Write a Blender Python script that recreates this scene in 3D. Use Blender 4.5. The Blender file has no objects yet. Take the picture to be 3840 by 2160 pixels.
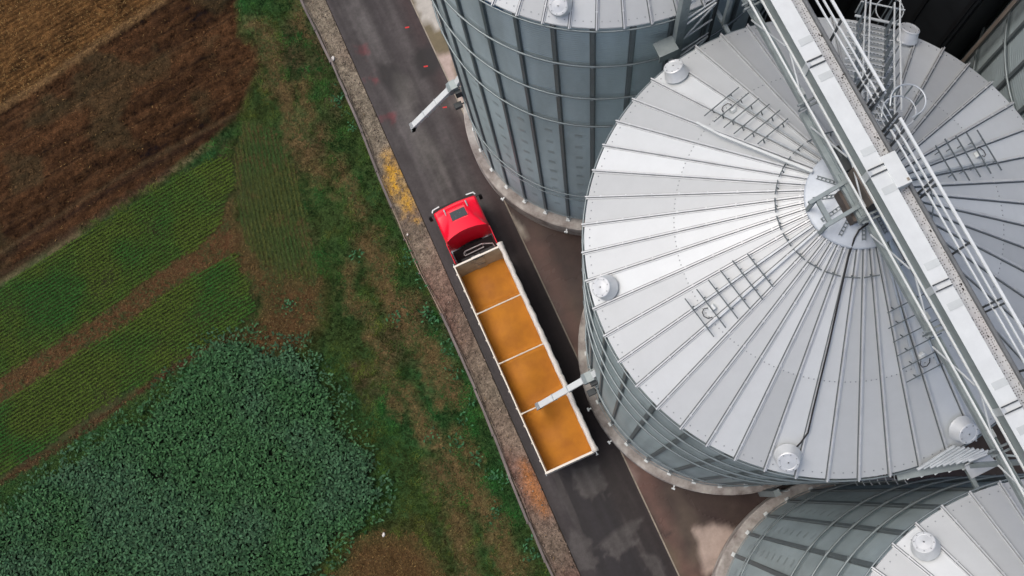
import bpy, bmesh, math, random
import numpy as np
from mathutils import Vector, Matrix
R = math.radians
random.seed(7); rng = np.random.default_rng(11)

# ------------------------------------------------------------------ camera, sky, sun, exposure
scn = bpy.context.scene
col = scn.collection
CAM = Vector((-9.35, -3.95, 53.0)); FPX = 3700.7
cam_d = bpy.data.cameras.new('camera'); cam = bpy.data.objects.new('camera', cam_d); col.objects.link(cam)
cam_d.sensor_width = 36.0; cam_d.lens = FPX / 3840 * 36.0; cam_d.clip_end = 3000; cam_d.clip_start = 0.5
cam.location = CAM; cam.rotation_euler = (0.2050, 0.0786, R(-24.04)); scn.camera = cam
CM = cam.rotation_euler.to_matrix()
def at(u, v, z=0.0):
    """ground plan: a point of the photograph (3840 x 2160) on the level z"""
    d = CM @ Vector(((u - 1920) / FPX, -(v - 1080) / FPX, -1.0)); t = (z - CAM.z) / d.z
    return (CAM.x + d.x * t, CAM.y + d.y * t)
SUN_EL = R(64); SUN_AZ = math.atan2(0.55, -0.83)      # light comes from over the fields
w = bpy.data.worlds.new('World'); scn.world = w; w.use_nodes = True
nt = w.node_tree; sky = nt.nodes.new('ShaderNodeTexSky'); sky.sky_type = 'NISHITA'; sky.sun_disc = False
sky.sun_elevation = SUN_EL; sky.sun_rotation = R(90) - SUN_AZ; sky.air_density = 0.8; sky.dust_density = 6.0; sky.ozone_density = 0.3
bg = nt.nodes['Background']; nt.links.new(sky.outputs[0], bg.inputs[0]); bg.inputs[1].default_value = 0.15
sd = bpy.data.lights.new('sun', 'SUN'); sd.energy = 0.5; sd.angle = R(45); sd.color = (1.0, 0.96, 0.9)
sun = bpy.data.objects.new('sun', sd); col.objects.link(sun)
sv = Vector((math.cos(SUN_AZ) * math.cos(SUN_EL), math.sin(SUN_AZ) * math.cos(SUN_EL), math.sin(SUN_EL)))
sun.rotation_euler = sv.to_track_quat('Z', 'Y').to_euler()
scn.view_settings.view_transform = 'Standard'; scn.view_settings.look = 'None'
scn.view_settings.exposure = 0.22; scn.view_settings.gamma = 1.0

# ------------------------------------------------------------------ materials
def newmat(name):
    m = bpy.data.materials.new(name); m.use_nodes = True
    return m, m.node_tree, m.node_tree.nodes['Principled BSDF']
_mc = {}
def mat(name, *a, **k):
    if name not in _mc: _mc[name] = _mat(name, *a, **k)
    return _mc[name]
def _mat(name, c, rough=0.6, metal=0.0, amt=0.12, scale=1.5, bump=0.0, bscale=20, spec=None, streak=None, c2=None, coat=0.0):
    """base colour with a two-scale procedural wear pattern"""
    m, n, b = newmat(name); N = n.nodes; L = n.links
    tc = N.new('ShaderNodeTexCoord'); mp = N.new('ShaderNodeMapping'); L.new(tc.outputs['Object'], mp.inputs[0])
    if streak: mp.inputs['Scale'].default_value = streak
    no = N.new('ShaderNodeTexNoise'); no.inputs['Scale'].default_value = scale; no.inputs['Detail'].default_value = 6; no.inputs['Roughness'].default_value = 0.65
    L.new(mp.outputs[0], no.inputs[0])
    r = N.new('ShaderNodeValToRGB'); r.color_ramp.elements[0].position = 0.3; r.color_ramp.elements[1].position = 0.7
    lo = c2 if c2 else tuple(x * (1 - amt) for x in c); hi = tuple(min(1, x * (1 + amt * 0.6)) for x in c)
    r.color_ramp.elements[0].color = (*lo, 1); r.color_ramp.elements[1].color = (*hi, 1)
    L.new(no.outputs[0], r.inputs[0]); L.new(r.outputs[0], b.inputs['Base Color'])
    mr = N.new('ShaderNodeMapRange'); mr.inputs[3].default_value = max(0.05, rough - 0.08); mr.inputs[4].default_value = min(1, rough + 0.1)
    L.new(no.outputs[0], mr.inputs[0]); L.new(mr.outputs[0], b.inputs['Roughness'])
    b.inputs['Metallic'].default_value = metal
    if spec is not None: b.inputs['Specular IOR Level'].default_value = spec
    if coat: b.inputs['Coat Weight'].default_value = coat; b.inputs['Coat Roughness'].default_value = 0.08
    if bump:
        n2 = N.new('ShaderNodeTexNoise'); n2.inputs['Scale'].default_value = bscale; n2.inputs['Detail'].default_value = 4
        L.new(mp.outputs[0], n2.inputs[0]); bu = N.new('ShaderNodeBump'); bu.inputs['Strength'].default_value = bump; bu.inputs['Distance'].default_value = 0.03
        L.new(n2.outputs[0], bu.inputs['Height']); L.new(bu.outputs[0], b.inputs['Normal'])
    return m
def attrmat(name, rough=0.6, metal=0.0, spec=0.3, bump=0.0, bscale=10, wet=False, fleck=0.0, fscale=14, sheen=0.0):
    """surface colour held in the mesh (attribute 'Col'); alpha of it is wetness"""
    m, n, b = newmat(name); N = n.nodes; L = n.links
    a = N.new('ShaderNodeVertexColor'); a.layer_name = 'Col'; out = a.outputs[0]
    tc = N.new('ShaderNodeTexCoord')
    if fleck:
        no = N.new('ShaderNodeTexNoise'); no.inputs['Scale'].default_value = fscale; no.inputs['Detail'].default_value = 8; no.inputs['Roughness'].default_value = 0.75
        L.new(tc.outputs['Object'], no.inputs[0])
        mr = N.new('ShaderNodeMapRange'); mr.inputs[1].default_value = 0.3; mr.inputs[2].default_value = 0.7
        mr.inputs[3].default_value = 1 - fleck; mr.inputs[4].default_value = 1 + fleck; L.new(no.outputs[0], mr.inputs[0])
        mx = N.new('ShaderNodeVectorMath'); mx.operation = 'SCALE'; L.new(out, mx.inputs[0]); L.new(mr.outputs[0], mx.inputs['Scale']); out = mx.outputs[0]
    L.new(out, b.inputs['Base Color']); b.inputs['Roughness'].default_value = rough; b.inputs['Metallic'].default_value = metal
    b.inputs['Specular IOR Level'].default_value = spec
    if wet:
        mr = N.new('ShaderNodeMapRange'); mr.inputs[3].default_value = rough; mr.inputs[4].default_value = 0.22
        L.new(a.outputs['Alpha'], mr.inputs[0]); L.new(mr.outputs[0], b.inputs['Roughness'])
    if bump:
        n2 = N.new('ShaderNodeTexNoise'); n2.inputs['Scale'].default_value = bscale; n2.inputs['Detail'].default_value = 7; n2.inputs['Roughness'].default_value = 0.7
        L.new(tc.outputs['Object'], n2.inputs[0]); bu = N.new('ShaderNodeBump'); bu.inputs['Strength'].default_value = bump; bu.inputs['Distance'].default_value = 0.06
        L.new(n2.outputs[0], bu.inputs['Height']); L.new(bu.outputs[0], b.inputs['Normal'])
    return m
M = {}
M['roof'] = attrmat('zinc_roof_sheet', rough=0.52, metal=0.30, spec=0.5, fleck=0.035, fscale=1.6)
M['seam'] = mat('zinc_seam', (0.60, 0.63, 0.64), 0.42, 0.45, 0.12, 2)
M['seamdark'] = mat('seam_dark_gasket', (0.12, 0.14, 0.15), 0.6, 0.3, 0.2, 6)  # dark gasket strips along both sides of each standing seam
M['rivet'] = mat('rivet_washer', (0.26, 0.29, 0.31), 0.5, 0.3, 0.3, 8)
M['wall'] = mat('corrugated_zinc', (0.40, 0.49, 0.52), 0.42, 0.45, 0.2, 0.7, streak=(1, 1, 0.25))
M['rib'] = mat('wall_rib_zinc', (0.165, 0.20, 0.215), 0.5, 0.35, 0.2, 2)
M['hoop'] = mat('hoop_tube', (0.22, 0.265, 0.28), 0.4, 0.5, 0.15, 3)
M['vent'] = mat('vent_zinc', (0.60, 0.64, 0.66), 0.42, 0.35, 0.1, 3)
M['white'] = mat('pale_zinc', (0.62, 0.67, 0.68), 0.5, 0.2, 0.07, 2.5)
M['galv'] = mat('galvanised_steel', (0.52, 0.57, 0.59), 0.42, 0.5, 0.15, 4)
M['teal'] = mat('grey_green_steel', (0.25, 0.30, 0.31), 0.5, 0.35, 0.2, 3)
M['dark'] = mat('dark_steel', (0.055, 0.065, 0.07), 0.55, 0.3, 0.3, 4)
M['black'] = mat('black_rubber', (0.012, 0.012, 0.013), 0.7, 0, 0.3, 6)
M['cladding'] = mat('black_cladding', (0.012, 0.015, 0.019), 0.6, 0.1, 0.3, 1.0)
M['brownpost'] = mat('weathered_post', (0.20, 0.175, 0.15), 0.8, 0, 0.5, 1.2, streak=(3, 3, .3))
M['concrete'] = mat('plinth_concrete', (0.36, 0.35, 0.33), 0.85, 0, 0.55, 1.3, bump=0.3, c2=(0.15, 0.125, 0.115))
M['red'] = mat('red_lacquer', (0.86, 0.002, 0.030), 0.34, 0, 0.05, 1, coat=0.35, spec=.35)
M['glass'] = mat('dark_glass', (0.035, 0.05, 0.055), 0.25, 0, 0.1, 2, spec=0.6)
M['trailer'] = mat('trailer_paint', (0.66, 0.62, 0.55), 0.55, 0, 0.2, 1.8)
M['liner'] = mat('trailer_inner_panel', (0.36, 0.30, 0.20), 0.6, 0, 0.3, 1.5)
M['tarp'] = mat('tarpaulin', (0.60, 0.585, 0.55), 0.7, 0, 0.2, 2.5, bump=0.6, bscale=6, streak=(3, .6, 3))
M['grain'] = mat('maize_grain', (0.47, 0.185, 0.010), 0.75, 0, 0.1, 0.7, bump=0.35, bscale=60, c2=(0.33, 0.115, 0.006))
M['tyre'] = M['black']
M['blue'] = mat('blue_lettering', (0.01, 0.10, 0.26), 0.5, 0, 0.1, 3)
M['kerb'] = mat('kerb_stone', (0.30, 0.27, 0.22), 0.85, 0, 0.4, 2, bump=0.3)
M['fence'] = mat('weathered_board', (0.155, 0.135, 0.13), 0.85, 0, 0.5, 1.2, streak=(1, .3, 1))
M['wire'] = mat('fence_rod', (0.30, 0.24, 0.2), 0.7, 0.2, 0.3, 2)
M['soil'] = attrmat('soil_and_litter', 0.95, 0, 0.1, bump=1.0, bscale=9, fleck=0.75, fscale=11)
M['asphalt'] = attrmat('asphalt', 0.75, 0, 0.3, bump=0.25, bscale=60, wet=True, fleck=0.22, fscale=6)
M['apron'] = attrmat('apron_concrete', 0.75, 0, 0.3, bump=0.12, bscale=20, wet=True, fleck=0.15, fscale=2.5)
M['leaf'] = attrmat('foliage', 0.6, 0, 0.25)
M['straw'] = attrmat('straw', 0.9, 0, 0.1)
M['deck'] = mat('perforated_deck', (0.50, 0.525, 0.535), 0.6, 0.1, 0.15, 3)
def deck_holes():
    m = M['deck']; n = m.node_tree; N = n.nodes; L = n.links; b = N['Principled BSDF']
    src = b.inputs['Base Color'].links[0].from_socket
    tc = N.new('ShaderNodeTexCoord'); vo = N.new('ShaderNodeTexVoronoi'); vo.inputs['Scale'].default_value = 16; vo.inputs['Randomness'].default_value = 0.45
    L.new(tc.outputs['Object'], vo.inputs[0]); r = N.new('ShaderNodeValToRGB'); e = r.color_ramp.elements
    e[0].position = 0.2; e[0].color = (0.16, 0.15, 0.15, 1); e[1].position = 0.3; e[1].color = (1, 1, 1, 1)
    L.new(vo.outputs['Distance'], r.inputs[0]); mx = N.new('ShaderNodeMix'); mx.data_type = 'RGBA'; mx.blend_type = 'MULTIPLY'; mx.inputs[0].default_value = 1
    L.new(src, mx.inputs[6]); L.new(r.outputs[0], mx.inputs[7])
    no = N.new('ShaderNodeTexNoise'); no.inputs['Scale'].default_value = 0.9; L.new(tc.outputs['Object'], no.inputs[0])
    r2 = N.new('ShaderNodeValToRGB'); e = r2.color_ramp.elements; e[0].position = 0.52; e[0].color = (1, 1, 1, 1); e[1].position = 0.7; e[1].color = (1.0, 0.96, 0.96, 1)
    L.new(no.outputs[0], r2.inputs[0]); m2 = N.new('ShaderNodeMix'); m2.data_type = 'RGBA'; m2.blend_type = 'MULTIPLY'; m2.inputs[0].default_value = 1
    L.new(mx.outputs[2], m2.inputs[6]); L.new(r2.outputs[0], m2.inputs[7]); L.new(m2.outputs[2], b.inputs['Base Color'])
deck_holes()

# ------------------------------------------------------------------ mesh building helpers
class MB:
    def __init__(s): s.v = []; s.f = []; s.mi = []
    def add(s, vs, fs, mi=0):
        o = len(s.v); s.v += [tuple(p) for p in vs]; s.f += [tuple(i + o for i in q) for q in fs]; s.mi += [mi] * len(fs); return s
    def box(s, x0, x1, y0, y1, z0, z1, mi=0, T=None, bev=0.0):
        if bev:
            b = bev; c = []
            for (z, k) in ((z0, b), (z0 + b, 0), (z1 - b, 0), (z1, b)):
                c += [(x0 + k + b, y0 + k, z), (x1 - k - b, y0 + k, z), (x1 - k, y0 + k + b, z), (x1 - k, y1 - k - b, z), (x1 - k - b, y1 - k, z), (x0 + k + b, y1 - k, z), (x0 + k, y1 - k - b, z), (x0 + k, y0 + k + b, z)]
            f = [tuple(range(7, -1, -1)), tuple(range(24, 32))]
            for r in range(3):
                for i in range(8): f.append((r * 8 + i, r * 8 + (i + 1) % 8, r * 8 + 8 + (i + 1) % 8, r * 8 + 8 + i))
        else:
            c = [(x0, y0, z0), (x1, y0, z0), (x1, y1, z0), (x0, y1, z0), (x0, y0, z1), (x1, y0, z1), (x1, y1, z1), (x0, y1, z1)]
            f = [(3, 2, 1, 0), (4, 5, 6, 7), (0, 1, 5, 4), (1, 2, 6, 5), (2, 3, 7, 6), (3, 0, 4, 7)]
        if T is not None: c = [T @ Vector(p) for p in c]
        return s.add(c, f, mi)
    def bar(s, a, b, w, h=None, mi=0, up=(0, 0, 1)):
        """rectangular bar from a to b, w across, h along up"""
        h = h or w; a = Vector(a); b = Vector(b); d = (b - a).normalized(); up = Vector(up)
        sd = d.cross(up)
        if sd.length < 1e-4: sd = d.cross(Vector((1, 0, 0)))
        sd.normalize(); u = sd.cross(d).normalized(); c = []
        for p in (a, b):
            for (i, j) in ((-1, -1), (1, -1), (1, 1), (-1, 1)): c.append(p + sd * (i * w / 2) + u * (j * h / 2))
        return s.add(c, [(0, 1, 2, 3), (7, 6, 5, 4), (1, 0, 4, 5), (2, 1, 5, 6), (3, 2, 6, 7), (0, 3, 7, 4)], mi)
    def tube(s, pts, r, n=8, mi=0, closed=False):
        pts = [Vector(p) for p in pts]; k = len(pts); c = []; rr = r if hasattr(r, '__len__') else [r] * k; pu = None
        for i, p in enumerate(pts):
            if closed: d = pts[(i + 1) % k] - pts[i - 1]
            else: d = pts[min(i + 1, k - 1)] - pts[max(i - 1, 0)]
            d.normalize(); up = pu if pu else (Vector((0, 0, 1)) if abs(d.z) < 0.9 else Vector((1, 0, 0)))
            sd = d.cross(up).normalized(); u = sd.cross(d).normalized(); pu = u
            for j in range(n):
                t = 2 * math.pi * j / n; c.append(p + sd * math.cos(t) * rr[i] + u * math.sin(t) * rr[i])
        f = []
        for i in range(k if closed else k - 1):
            a = i * n; b = ((i + 1) % k) * n
            for j in range(n): f.append((a + j, b + j, b + (j + 1) % n, a + (j + 1) % n))
        if not closed: f += [tuple(range(n)), tuple(range((k - 1) * n + n - 1, (k - 1) * n - 1, -1))]
        return s.add(c, f, mi)
    def lathe(s, prof, n=32, T=None, mi=0, cap=True):
        c = []; f = []
        for (r, z) in prof:
            for j in range(n): t = 2 * math.pi * j / n; c.append(Vector((r * math.cos(t), r * math.sin(t), z)))
        if T is not None: c = [T @ p for p in c]
        for i in range(len(prof) - 1):
            for j in range(n): f.append((i * n + j, i * n + (j + 1) % n, (i + 1) * n + (j + 1) % n, (i + 1) * n + j))
        if cap: f += [tuple(range(n - 1, -1, -1)), tuple(range((len(prof) - 1) * n, len(prof) * n))]
        return s.add(c, f, mi)
    def prism(s, poly, ext, mi=0):
        """polygon (3-D points) extruded by the vector ext"""
        k = len(poly); e = Vector(ext); c = [Vector(p) for p in poly] + [Vector(p) + e for p in poly]
        f = [tuple(range(k - 1, -1, -1)), tuple(range(k, 2 * k))] + [(i, (i + 1) % k, k + (i + 1) % k, k + i) for i in range(k)]
        return s.add(c, f, mi)
    def build(s, name, m, parent=None, smooth=False, cols=None, fix=True):
        me = bpy.data.meshes.new(name); me.from_pydata(s.v, [], s.f)
        for x in (m if isinstance(m, (list, tuple)) else [m]): me.materials.append(x)
        if any(s.mi): me.polygons.foreach_set('material_index', s.mi)
        if fix:
            bm = bmesh.new(); bm.from_mesh(me); bmesh.ops.recalc_face_normals(bm, faces=bm.faces); bm.to_mesh(me); bm.free()
        if smooth: me.polygons.foreach_set('use_smooth', [True] * len(me.polygons))
        me.update(); o = bpy.data.objects.new(name, me); col.objects.link(o)
        if parent is not None: o.parent = parent
        return o
def tag(o, label=None, cat=None, group=None, kind=None):
    if label: o['label'] = label
    if cat: o['category'] = cat
    if group: o['group'] = group
    if kind: o['kind'] = kind
    return o
def empty(name, loc=(0, 0, 0), rz=0.0):
    o = bpy.data.objects.new(name, None); o.location = loc; o.rotation_euler = (0, 0, rz); o.empty_display_size = 0.3; col.objects.link(o); return o
def npmesh(name, V, F, m, cols=None, parent=None, smooth=False):
    """V (n,3), F (k,3 or 4) numpy arrays, per-vertex colour cols (n,4)"""
    V = np.ascontiguousarray(V, dtype=np.float32); F = np.ascontiguousarray(F, dtype=np.int32); k = F.shape[1]
    me = bpy.data.meshes.new(name); me.vertices.add(len(V)); me.vertices.foreach_set('co', V.ravel())
    me.loops.add(F.size); me.loops.foreach_set('vertex_index', F.ravel())
    me.polygons.add(len(F)); me.polygons.foreach_set('loop_start', np.arange(0, F.size, k, dtype=np.int32))
    me.polygons.foreach_set('loop_total', np.full(len(F), k, dtype=np.int32))
    me.materials.append(m)
    if cols is not None:
        a = me.color_attributes.new('Col', 'FLOAT_COLOR', 'POINT'); a.data.foreach_set('color', np.ascontiguousarray(cols, dtype=np.float32).ravel())
    if smooth: me.polygons.foreach_set('use_smooth', np.ones(len(F), dtype=bool))
    me.update(calc_edges=True); me.validate(); o = bpy.data.objects.new(name, me); col.objects.link(o)
    if parent is not None: o.parent = parent
    return o

# ------------------------------------------------------------------ numpy noise and plan polygons
_lat = rng.random((8, 256, 256))
def vnoise(x, y, s, k=0):
    x = np.asarray(x) * s + 37.3 * (k + 1); y = np.asarray(y) * s + 91.7 * (k + 1)
    xi = np.floor(x).astype(int); yi = np.floor(y).astype(int); fx = x - xi; fy = y - yi
    fx = fx * fx * (3 - 2 * fx); fy = fy * fy * (3 - 2 * fy); g = _lat[k % 8]
    a = g[xi % 256, yi % 256]; b = g[(xi + 1) % 256, yi % 256]; c = g[xi % 256, (yi + 1) % 256]; d = g[(xi + 1) % 256, (yi + 1) % 256]
    return (a * (1 - fx) + b * fx) * (1 - fy) + (c * (1 - fx) + d * fx) * fy
def fbm(x, y, s, k=0, o=4):
    t = 0; a = 1; n = 0
    for i in range(o): t = t + a * vnoise(x, y, s * 2 ** i, k + i); n += a; a *= 0.5
    return t / n
V2 = 1.4907
def plan(pts, z=0.0): return np.array([at(x * V2, y * V2, z) for x, y in pts])
def sdist(x, y, poly):
    """signed distance to a polygon, positive inside"""
    d = np.full(x.shape, 1e9); ins = np.zeros(x.shape, bool); n = len(poly)
    for i in range(n):
        ax, ay = poly[i]; bx, by = poly[(i + 1) % n]; dx, dy = bx - ax, by - ay
        t = np.clip(((x - ax) * dx + (y - ay) * dy) / (dx * dx + dy * dy + 1e-9), 0, 1)
        d = np.minimum(d, np.hypot(x - ax - t * dx, y - ay - t * dy))
        c = ((ay > y) != (by > y)) & (x < dx * (y - ay) / (dy if abs(dy) > 1e-9 else 1e-9) + ax); ins ^= c
    return np.where(ins, d, -d)
def sm(d, w): return np.clip(d / w * 0.5 + 0.5, 0, 1)
def inview(x, y, z=0.0, m=260):
    P = np.stack([x - CAM.x, y - CAM.y, np.full(x.shape, z - CAM.z)], -1) @ np.array(CM)
    u = 1920 - FPX * P[..., 0] / P[..., 2]; v = 1080 + FPX * P[..., 1] / P[..., 2]
    return (u > -m) & (u < 3840 + m) & (v > -m) & (v < 2160 + m)

# ================================================================== THE GROUND
base = MB(); base.add([(-900, -900, -0.35), (900, -900, -0.35), (900, 900, -0.35), (-900, 900, -0.35)], [(0, 1, 2, 3)])
tag(base.build('ground', mat('far_field_soil', (0.05, 0.055, 0.028), 0.95, 0, 0.5, 0.05, bump=0.5, bscale=2, c2=(0.05, 0.03, 0.018)), fix=False), kind='structure')

# --- field plan (polygons read from the photograph at ground level)
PL = {
 'stubble': plan([(-400, 465), (0, 275), (100, 215), (190, 150), (300, 75), (410, 5), (520, -70), (700, -300), (-400, -300)]),
 'plough': plan([(-400, 900), (0, 700), (165, 595), (320, 500), (425, 435), (520, 365), (595, 295), (625, 240), (655, 165), (645, 120), (605, 85), (597, 0), (590, -300), (300, -300), (-400, 300)]),
 'rows1': plan([(-400, 940), (0, 722), (170, 612), (250, 564), (350, 505), (450, 438), (545, 395), (585, 400), (590, 470), (568, 500), (555, 565), (500, 622), (400, 678), (320, 744), (240, 800), (125, 870), (0, 950), (-400, 1190)]),
 'rows2': plan([(-400, 1245), (0, 1012), (100, 952), (200, 882), (310, 822), (450, 712), (565, 647), (592, 642), (635, 755), (640, 785), (590, 825), (565, 842), (450, 908), (320, 985), (200, 1060), (100, 1135), (0, 1195), (-400, 1440)]),
 'headland': plan([(588, 400), (615, 300), (690, 330), (740, 420), (790, 620), (810, 760), (720, 740), (640, 690), (600, 590)]),
 'brown1': plan([(545, 520), (585, 500), (620, 620), (700, 700), (810, 700), (815, 800), (760, 880), (660, 900), (590, 860), (650, 780), (620, 700), (560, 690), (500, 700), (500, 650)]),
 'strip': plan([(-400, 1195), (0, 950), (125, 870), (240, 800), (320, 744), (400, 678), (500, 622), (560, 560), (600, 600), (565, 647), (450, 712), (310, 822), (200, 882), (100, 952), (0, 1012), (-400, 1240)]),
 'path': plan([(-300, 1390), (0, 1205), (150, 1112), (320, 997), (435, 915), (550, 850), (600, 832), (603, 848), (550, 870), (435, 937), (320, 1017), (150, 1132), (0, 1224), (-300, 1410)]),
 'weedy': plan([(-300, 1410), (0, 1220), (150, 1128), (320, 1013), (435, 933), (540, 878), (600, 900), (560, 980), (380, 1080), (250, 1160), (100, 1260), (0, 1350), (-300, 1480)]),
 'beet': plan([(-300, 1460), (0, 1325), (120, 1215), (225, 1162), (280, 1112), (370, 1065), (420, 1012), (500, 935), (550, 868), (600, 868), (640, 905), (700, 915), (745, 892), (770, 930), (800, 960), (830, 1010), (820, 1060), (880, 1110), (915, 1170), (940, 1250), (905, 1300), (830, 1360), (780, 1449), (740, 1700), (-300, 1700)]),
 'litter': plan([(820, 1449), (870, 1400), (890, 1360), (960, 1335), (1040, 1330), (1090, 1390), (1115, 1449), (1130, 1700), (700, 1700)]),
}
DRY = [  # worn earth tracks along the verge: centre line and half width (m)
 (plan([(640, 60), (690, 180), (730, 290), (770, 380), (800, 440)]), 0.45), (plan([(760, 215), (775, 260), (770, 300)]), 0.28),
 (plan([(805, 335), (815, 350)]), 0.25), (plan([(850, 420), (890, 500), (910, 530)]), 0.35), (plan([(930, 600), (950, 660), (985, 740), (1050, 840), (1110, 930), (1140, 990)]), 0.62),
 (plan([(870, 680), (880, 760), (920, 800)]), 0.3), (plan([(935, 850), (965, 900), (985, 950), (1010, 1020)]), 0.33), (plan([(1000, 740), (1040, 760)]), 0.4),
 (plan([(1010, 1000), (1060, 1060), (1130, 1150), (1190, 1240), (1260, 1340), (1300, 1449)]), 0.5), (plan([(1150, 1090), (1180, 1150)]), 0.3), (plan([(1090, 1180), (1130, 1260), (1160, 1350), (1180, 1440)]), 0.45),
 (plan([(745, 20), (765, 90)]), 0.25)]
def ldist(x, y, line):
    d = np.full(x.shape, 1e9)
    for i in range(len(line) - 1):
        ax, ay = line[i]; bx, by = line[i + 1]; dx, dy = bx - ax, by - ay
        t = np.clip(((x - ax) * dx + (y - ay) * dy) / (dx * dx + dy * dy + 1e-9), 0, 1); d = np.minimum(d, np.hypot(x - ax - t * dx, y - ay - t * dy))
    return d
FD = np.array([math.cos(R(6.8)), math.sin(R(6.8))]); FN = np.array([-FD[1], FD[0]])   # field furrow direction
FENCE_X = -12.8; ROAD_L = -11.6; ROAD_R = -7.05
def field_cover(x, y):
    """colour and class of the fields at plan points"""
    n1 = fbm(x, y, 0.9, 1) - 0.5; n2 = fbm(x, y, 3.1, 3) - 0.5; n3 = fbm(x, y, 0.22, 5) - 0.5; n4 = fbm(x, y, 6.0, 2) - 0.5
    jx = x + 1.3 * n1 + 0.5 * n2; jy = y + 1.1 * (fbm(x, y, 0.9, 4) - 0.5) + 0.5 * n4
    s = FN[0] * x + FN[1] * y; a = FD[0] * x + FD[1] * y
    C = np.zeros(x.shape + (3,)); cls = np.zeros(x.shape, int)
    g = (0.5 + n3 * 2.2 + n1 * 0.9)[..., None]
    C[:] = np.array([0.034, 0.062, 0.018]) * (1 - np.clip(g, 0, 1)) + np.array([0.020, 0.070, 0.022]) * np.clip(g, 0, 1)
    # greener, lusher ribbon by the fence, browner thin sward in the middle of the verge
    def lay(c, wt, k=None):
        wt = np.clip(wt, 0, 1)[..., None]; C[:] = C * (1 - wt) + np.array(c) * wt
        if k is not None: cls[wt[..., 0] > 0.5] = k
    lay((0.062, 0.052, 0.026), (fbm(x, y, 0.45, 6) - 0.55) * 5)
    dry = np.zeros(x.shape)
    for line, hw in DRY: dry = np.maximum(dry, sm(hw - ldist(jx, jy, line) + n2 * 0.7, 0.5))
    lay((0.125, 0.082, 0.040), dry * 0.8)
    lay((0.06, 0.10, 0.05), sm(-0.30 + (fbm(x, y, 1.7, 7) - 0.52) * 3, 0.2) * 0)
    jn = lambda k: sdist(x + 0.5 * n2 + 0.25 * n4 + 0.3 * n1, y + 0.4 * n4 + 0.25 * n2 + 0.12 * n1, PL[k])
    fur = np.sin(s * 2 * np.pi / 0.62 + 1.2 * n1) * 0.5 + 0.5
    d = jn('headland'); lay((0.042, 0.055, 0.018), sm(d, 1.1), 4)
    d = jn('brown1'); lay((0.066, 0.038, 0.017), sm(d + n2 * .6 + n1, 0.8), 5)
    d = jn('plough'); ani = fbm(a * .12, s, 1.6, 5) - .5; ani2 = fbm(a * .3, s, 5.0, 3) - .5; wt = sm(d, 0.35); lay((0.040, 0.0195, 0.0085), wt, 2)
    fl = np.abs(np.sin((s + .12 * n1) * np.pi / 1.45)) ; lay((0.018, 0.009, 0.005), wt * sm(.10 - fl, .12) * .75); lay((0.075, 0.045, 0.02), wt * sm(.06 - np.abs(fl - .22), .06) * .35)
    band = (vnoise(s * 0 + 3, s, 1.25, 2) - 0.5) * 1.0 + (vnoise(s * 0 + 9, s, 3.2, 5) - 0.5) * 0.6
    C[:] = C * (1 + (wt * (band * .5 + 0.3 * n1 + 1.5 * ani + 1.3 * ani2 + 0.5 * n4 + .4 * n2))[..., None])
    lay((0.045, 0.040, 0.020), wt * np.clip((fbm(x, y, 0.35, 3) - 0.6) * 4, 0, 0.4))
    for q_, w_ in ((13.0, .10), (13.9, .12), (16.6, .14), (19.4, .16)): lay((0.022, 0.012, 0.008), wt * sm(w_ - np.abs(s - q_ - 6.5 - .25 * np.sin(a * .2)), .2) * .7); lay((0.075, 0.055, 0.03), wt * sm(w_ * .7 - np.abs(s - q_ - 6.9 - .25 * np.sin(a * .2)), .12) * .5)
    d = jn('stubble'); wt = sm(d, 0.35); lay((0.080, 0.042, 0.015), wt, 1)
    C[:] = C * (1 + (wt * (0.18 * np.sin(s * 2 * np.pi / 0.3 + 3 * n1) + 1.0 * ani + 1.3 * ani2 + 0.8 * n4 + 0.5 * n1))[..., None])
    for k, kk in (('rows1', 3), ('rows2', 3)):
        d = jn(k); wt = sm(d, 0.3); lay((0.026, 0.030, 0.012), wt, kk)
    d = jn('strip'); lay((0.080, 0.042, 0.020), sm(d, 0.3), 5)
    d = jn('weedy'); lay((0.022, 0.045, 0.014), sm(d, 0.4), 6)
    d = jn('path'); lay((0.05, 0.024, 0.014), sm(d, 0.2), 5)
    # pale weedy balk between the ploughed and the sown field, with a dark furrow below it
    balk = plan([(-400, 925), (0, 709), (110, 644), (240, 554), (380, 464), (440, 424), (530, 362)])
    db = ldist(x + 0.2 * n2, y + 0.25 * n4, balk); lay((0.13, 0.105, 0.06), sm(0.17 - db, 0.16) * (0.6 + n2))
    b2 = plan([(-400, 900), (0, 694), (165, 592), (320, 496), (420, 430)]); lay((0.04, 0.022, 0.014), sm(0.22 - ldist(x, y, b2), 0.2) * 0.8)
    b3 = plan([(-400, 465), (0, 275), (100, 215), (190, 150), (300, 75), (410, 5)])
    lay((0.15, 0.095, 0.045), sm(0.22 - ldist(x + .3 * n2, y + .3 * n4 - 0.1, b3), 0.2) * 0.7)
    d = jn('litter'); lay((0.070, 0.042, 0.018), sm(d + .8 * n2 + n1, 0.9), 7)
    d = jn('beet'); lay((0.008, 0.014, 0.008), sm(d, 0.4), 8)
    C[:] = C * (1 + (0.5 * n4 + 0.35 * n2)[..., None])
    # gravel strip beside the road
    fx = -12.85 + 0.12 * np.sin(y * 0.35) + 0.1 * (fbm(x, y, 1.0, 2) - 0.5)
    gw = sm(x - fx, 0.12); pk = np.clip(0.5 + 3 * n3 - 0.012 * (y - 10), 0, 1)[..., None]
    gc = np.array([0.185, 0.162, 0.125]) * (1 - pk) + np.array([0.17, 0.108, 0.088]) * pk
    gc = gc * (1 + (1.3 * n4 + 0.7 * n2)[..., None])
    lowg = (vnoise(x * 0 + 2, y, 0.5, 1) - 0.45)[..., None]; gc = gc * (1 - np.clip(lowg, 0, 1) * 0.5)
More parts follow.
